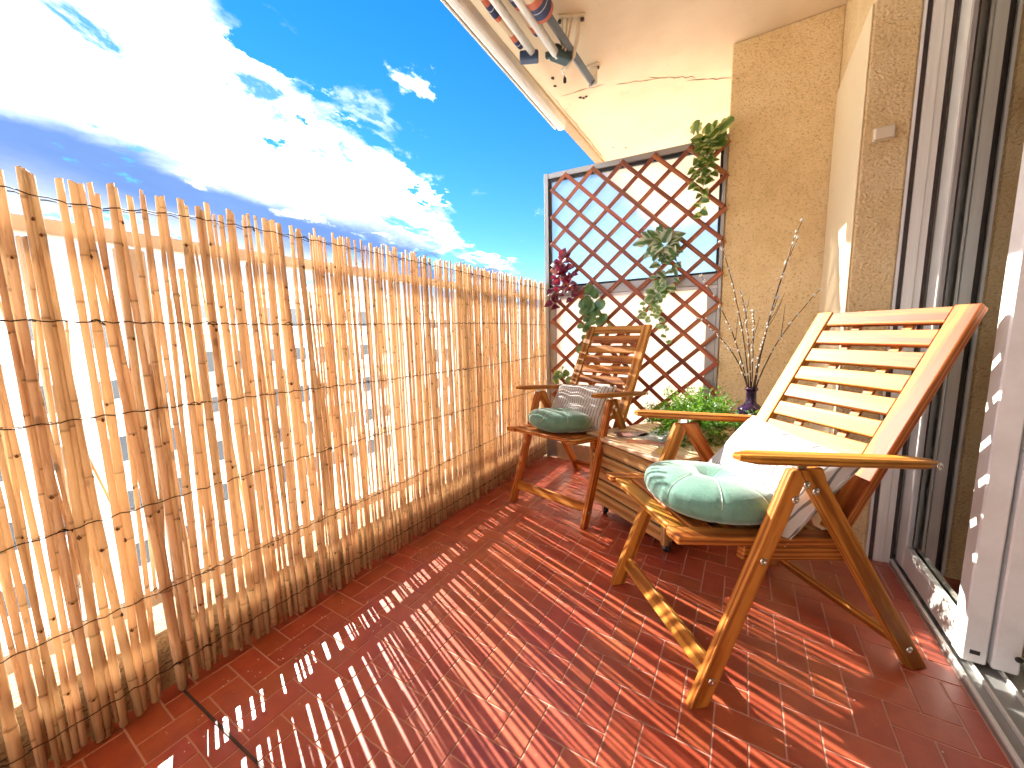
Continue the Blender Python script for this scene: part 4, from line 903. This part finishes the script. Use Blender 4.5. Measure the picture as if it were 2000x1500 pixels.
def rounded_bar(name, x, z, y0, y1, w, h, m, dx=0.0): o = board(name, L3(x, (y0 + y1) / 2, z), (dx, 1, 0), (0, 0, 1), (y1 - y0, w, h), m, aw, min(w, h) * .33, 3); return o
rounded_bar('front_bar', -1.165, 2.470, .6, 2.74, .060, .070, M_ALU, -.03); rounded_bar('front_lip', -1.203, 2.462, .6, 2.70, .012, .045, M_ALU, -.03)
tube('front_arm', [L3(-.995, .9, 2.455), L3(-1.022, 1.95, 2.455)], .019, M_ALU, aw, 14); tube('rear_arm', [L3(-.925, .9, 2.465), L3(-.930, 2.06, 2.465)], .021, M_ALU, aw, 14)
board('elbow', L3(-1.050, 1.972, 2.450), (1, .5, 0), (0, 0, 1), (.10, .050, .045), M_NAVY, aw, .008, 2)
tube('torsion_bar', [L3(-.900, .8, 2.500), L3(-.868, 2.43, 2.500)], .022, M_BLUE, aw, 4, False); rounded_bar('bar_end', -.862, 2.500, 2.431, 2.437, .05, .05, M_ALU)
vs, fs = tube_data([(0, -.8, 0), (0, .215, 0)], .050, 24); cr = link('canvas_roll', mesh_of('canvas_roll', vs, fs, M_AWN, True), aw, Matrix.Translation(L3(-.884, 1.6, 2.500)))
for (x, y0, y1) in ((-1.075, .8, 1.93), (-.962, .8, 1.90)):
    vs, fs = [], []
    for k in range(13):
        s = k / 12; q = 24
        for e in range(q + 1): y = y0 + (y1 - y0) * e / q - 1.5; vs.append((-.034 + .068 * s, y, -.035 * math.sin(math.pi * s) - .004 * math.sin(e * 1.4)))
    for k in range(12):
        for e in range(24): a = k * 25 + e; fs.append((a, a + 1, a + 26, a + 25))
    o = link('canvas_fold', mesh_of('canvas_fold', vs, fs, M_AWN, True), aw, Matrix.Translation(L3(x, 1.5, 2.510))); sm = o.modifiers.new('s', 'SOLIDIFY'); sm.thickness = .002
board('ceiling_bracket', L3(-.840, 2.04, 2.594), (1, .5, 0), (0, 0, 1), (.135, .045, .010), M_CREAMP, aw, .002)
board('ceiling_bracket', L3(-.868, 2.455, 2.594), (1, 0, 0), (0, 0, 1), (.075, .050, .010), M_CREAMP, aw, .002); board('bracket_plate', L3(-.866, 2.452, 2.54), (0, 0, 1), (0, 1, 0), (.10, .052, .008), M_CREAMP, aw, .002)
for q_, s_ in enumerate((-.026, .0, .022)): tube('bracket_strut', [L3(-.855 + s_, 2.03 + s_ * .5, 2.590), L3(-.862 + s_ * .9, 2.035, 2.55), L3(-.880 + s_ * .8, 2.05, 2.50), L3(-.918 + s_ * .5, 2.07 + s_, 2.462)], .006, M_CREAMP, aw, 8)
tube('bracket_cheek', [L3(-.805, 2.06, 2.590), L3(-.825, 2.09, 2.53), L3(-.865, 2.135, 2.475), L3(-.915, 2.16, 2.452), L3(-.945, 2.165, 2.450)], .0095, M_CREAMP, aw, 8)
board('gear_joint', L3(-.918, 2.085, 2.475), (.6, 1, 0), (0, 0, 1), (.115, .068, .060), mat('teal_gear', (.035, .075, .085), .5), aw, .014, 2); board('gear_tab', L3(-.962, 2.045, 2.470), (1, .2, 0), (0, 0, 1), (.05, .022, .030), MATS['teal_gear'], aw, .004)
for (x, y) in ((-.893, 2.018), (-.790, 2.068), (-.842, 2.462)): o = lathe('bolt', [(.011, 0), (.011, -.008), (.006, -.010)], M_DKBROWN, aw, 12, L3(x, y, 2.588))
lathe('crank_eye', [(.004, 0), (.010, -.01), (.009, -.03), (.004, -.034)], M_BLACK, aw, 12, L3(-.955, 2.225, 2.452)); tube('crank_rod', [L3(-.945, 2.165, 2.452), L3(-.954, 2.222, 2.448)], .005, M_STEEL, aw, 8)

# ------------------------------------------------------------------ crumbs on the tiles
M_CRUMB = mat('pale_crumb', (.70, .62, .52), .9)
vs, fs = [], []
for k in range(170):
    x = -1.28 + abs(random.gauss(0, .16)) if k < 130 else U(-1.1, .5); y = U(.25, 1.3) if k < 130 else U(.9, 2.0); s = U(.0008, .0022); n0 = len(vs)
    vs += [(x - s, y - s, .0005), (x + s * U(.5, 1.5), y - s, .0005), (x + s, y + s * U(.5, 1.5), .0005), (x - s, y + s, .0005), (x, y, .0005 + s)]; fs += [(n0, n0 + 1, n0 + 4), (n0 + 1, n0 + 2, n0 + 4), (n0 + 2, n0 + 3, n0 + 4), (n0 + 3, n0, n0 + 4)]
tag(link('crumbs', mesh_of('crumbs', vs, fs, M_CRUMB)), 'pale crumbs and dust specks scattered on the tiles', 'crumbs', kind='stuff')
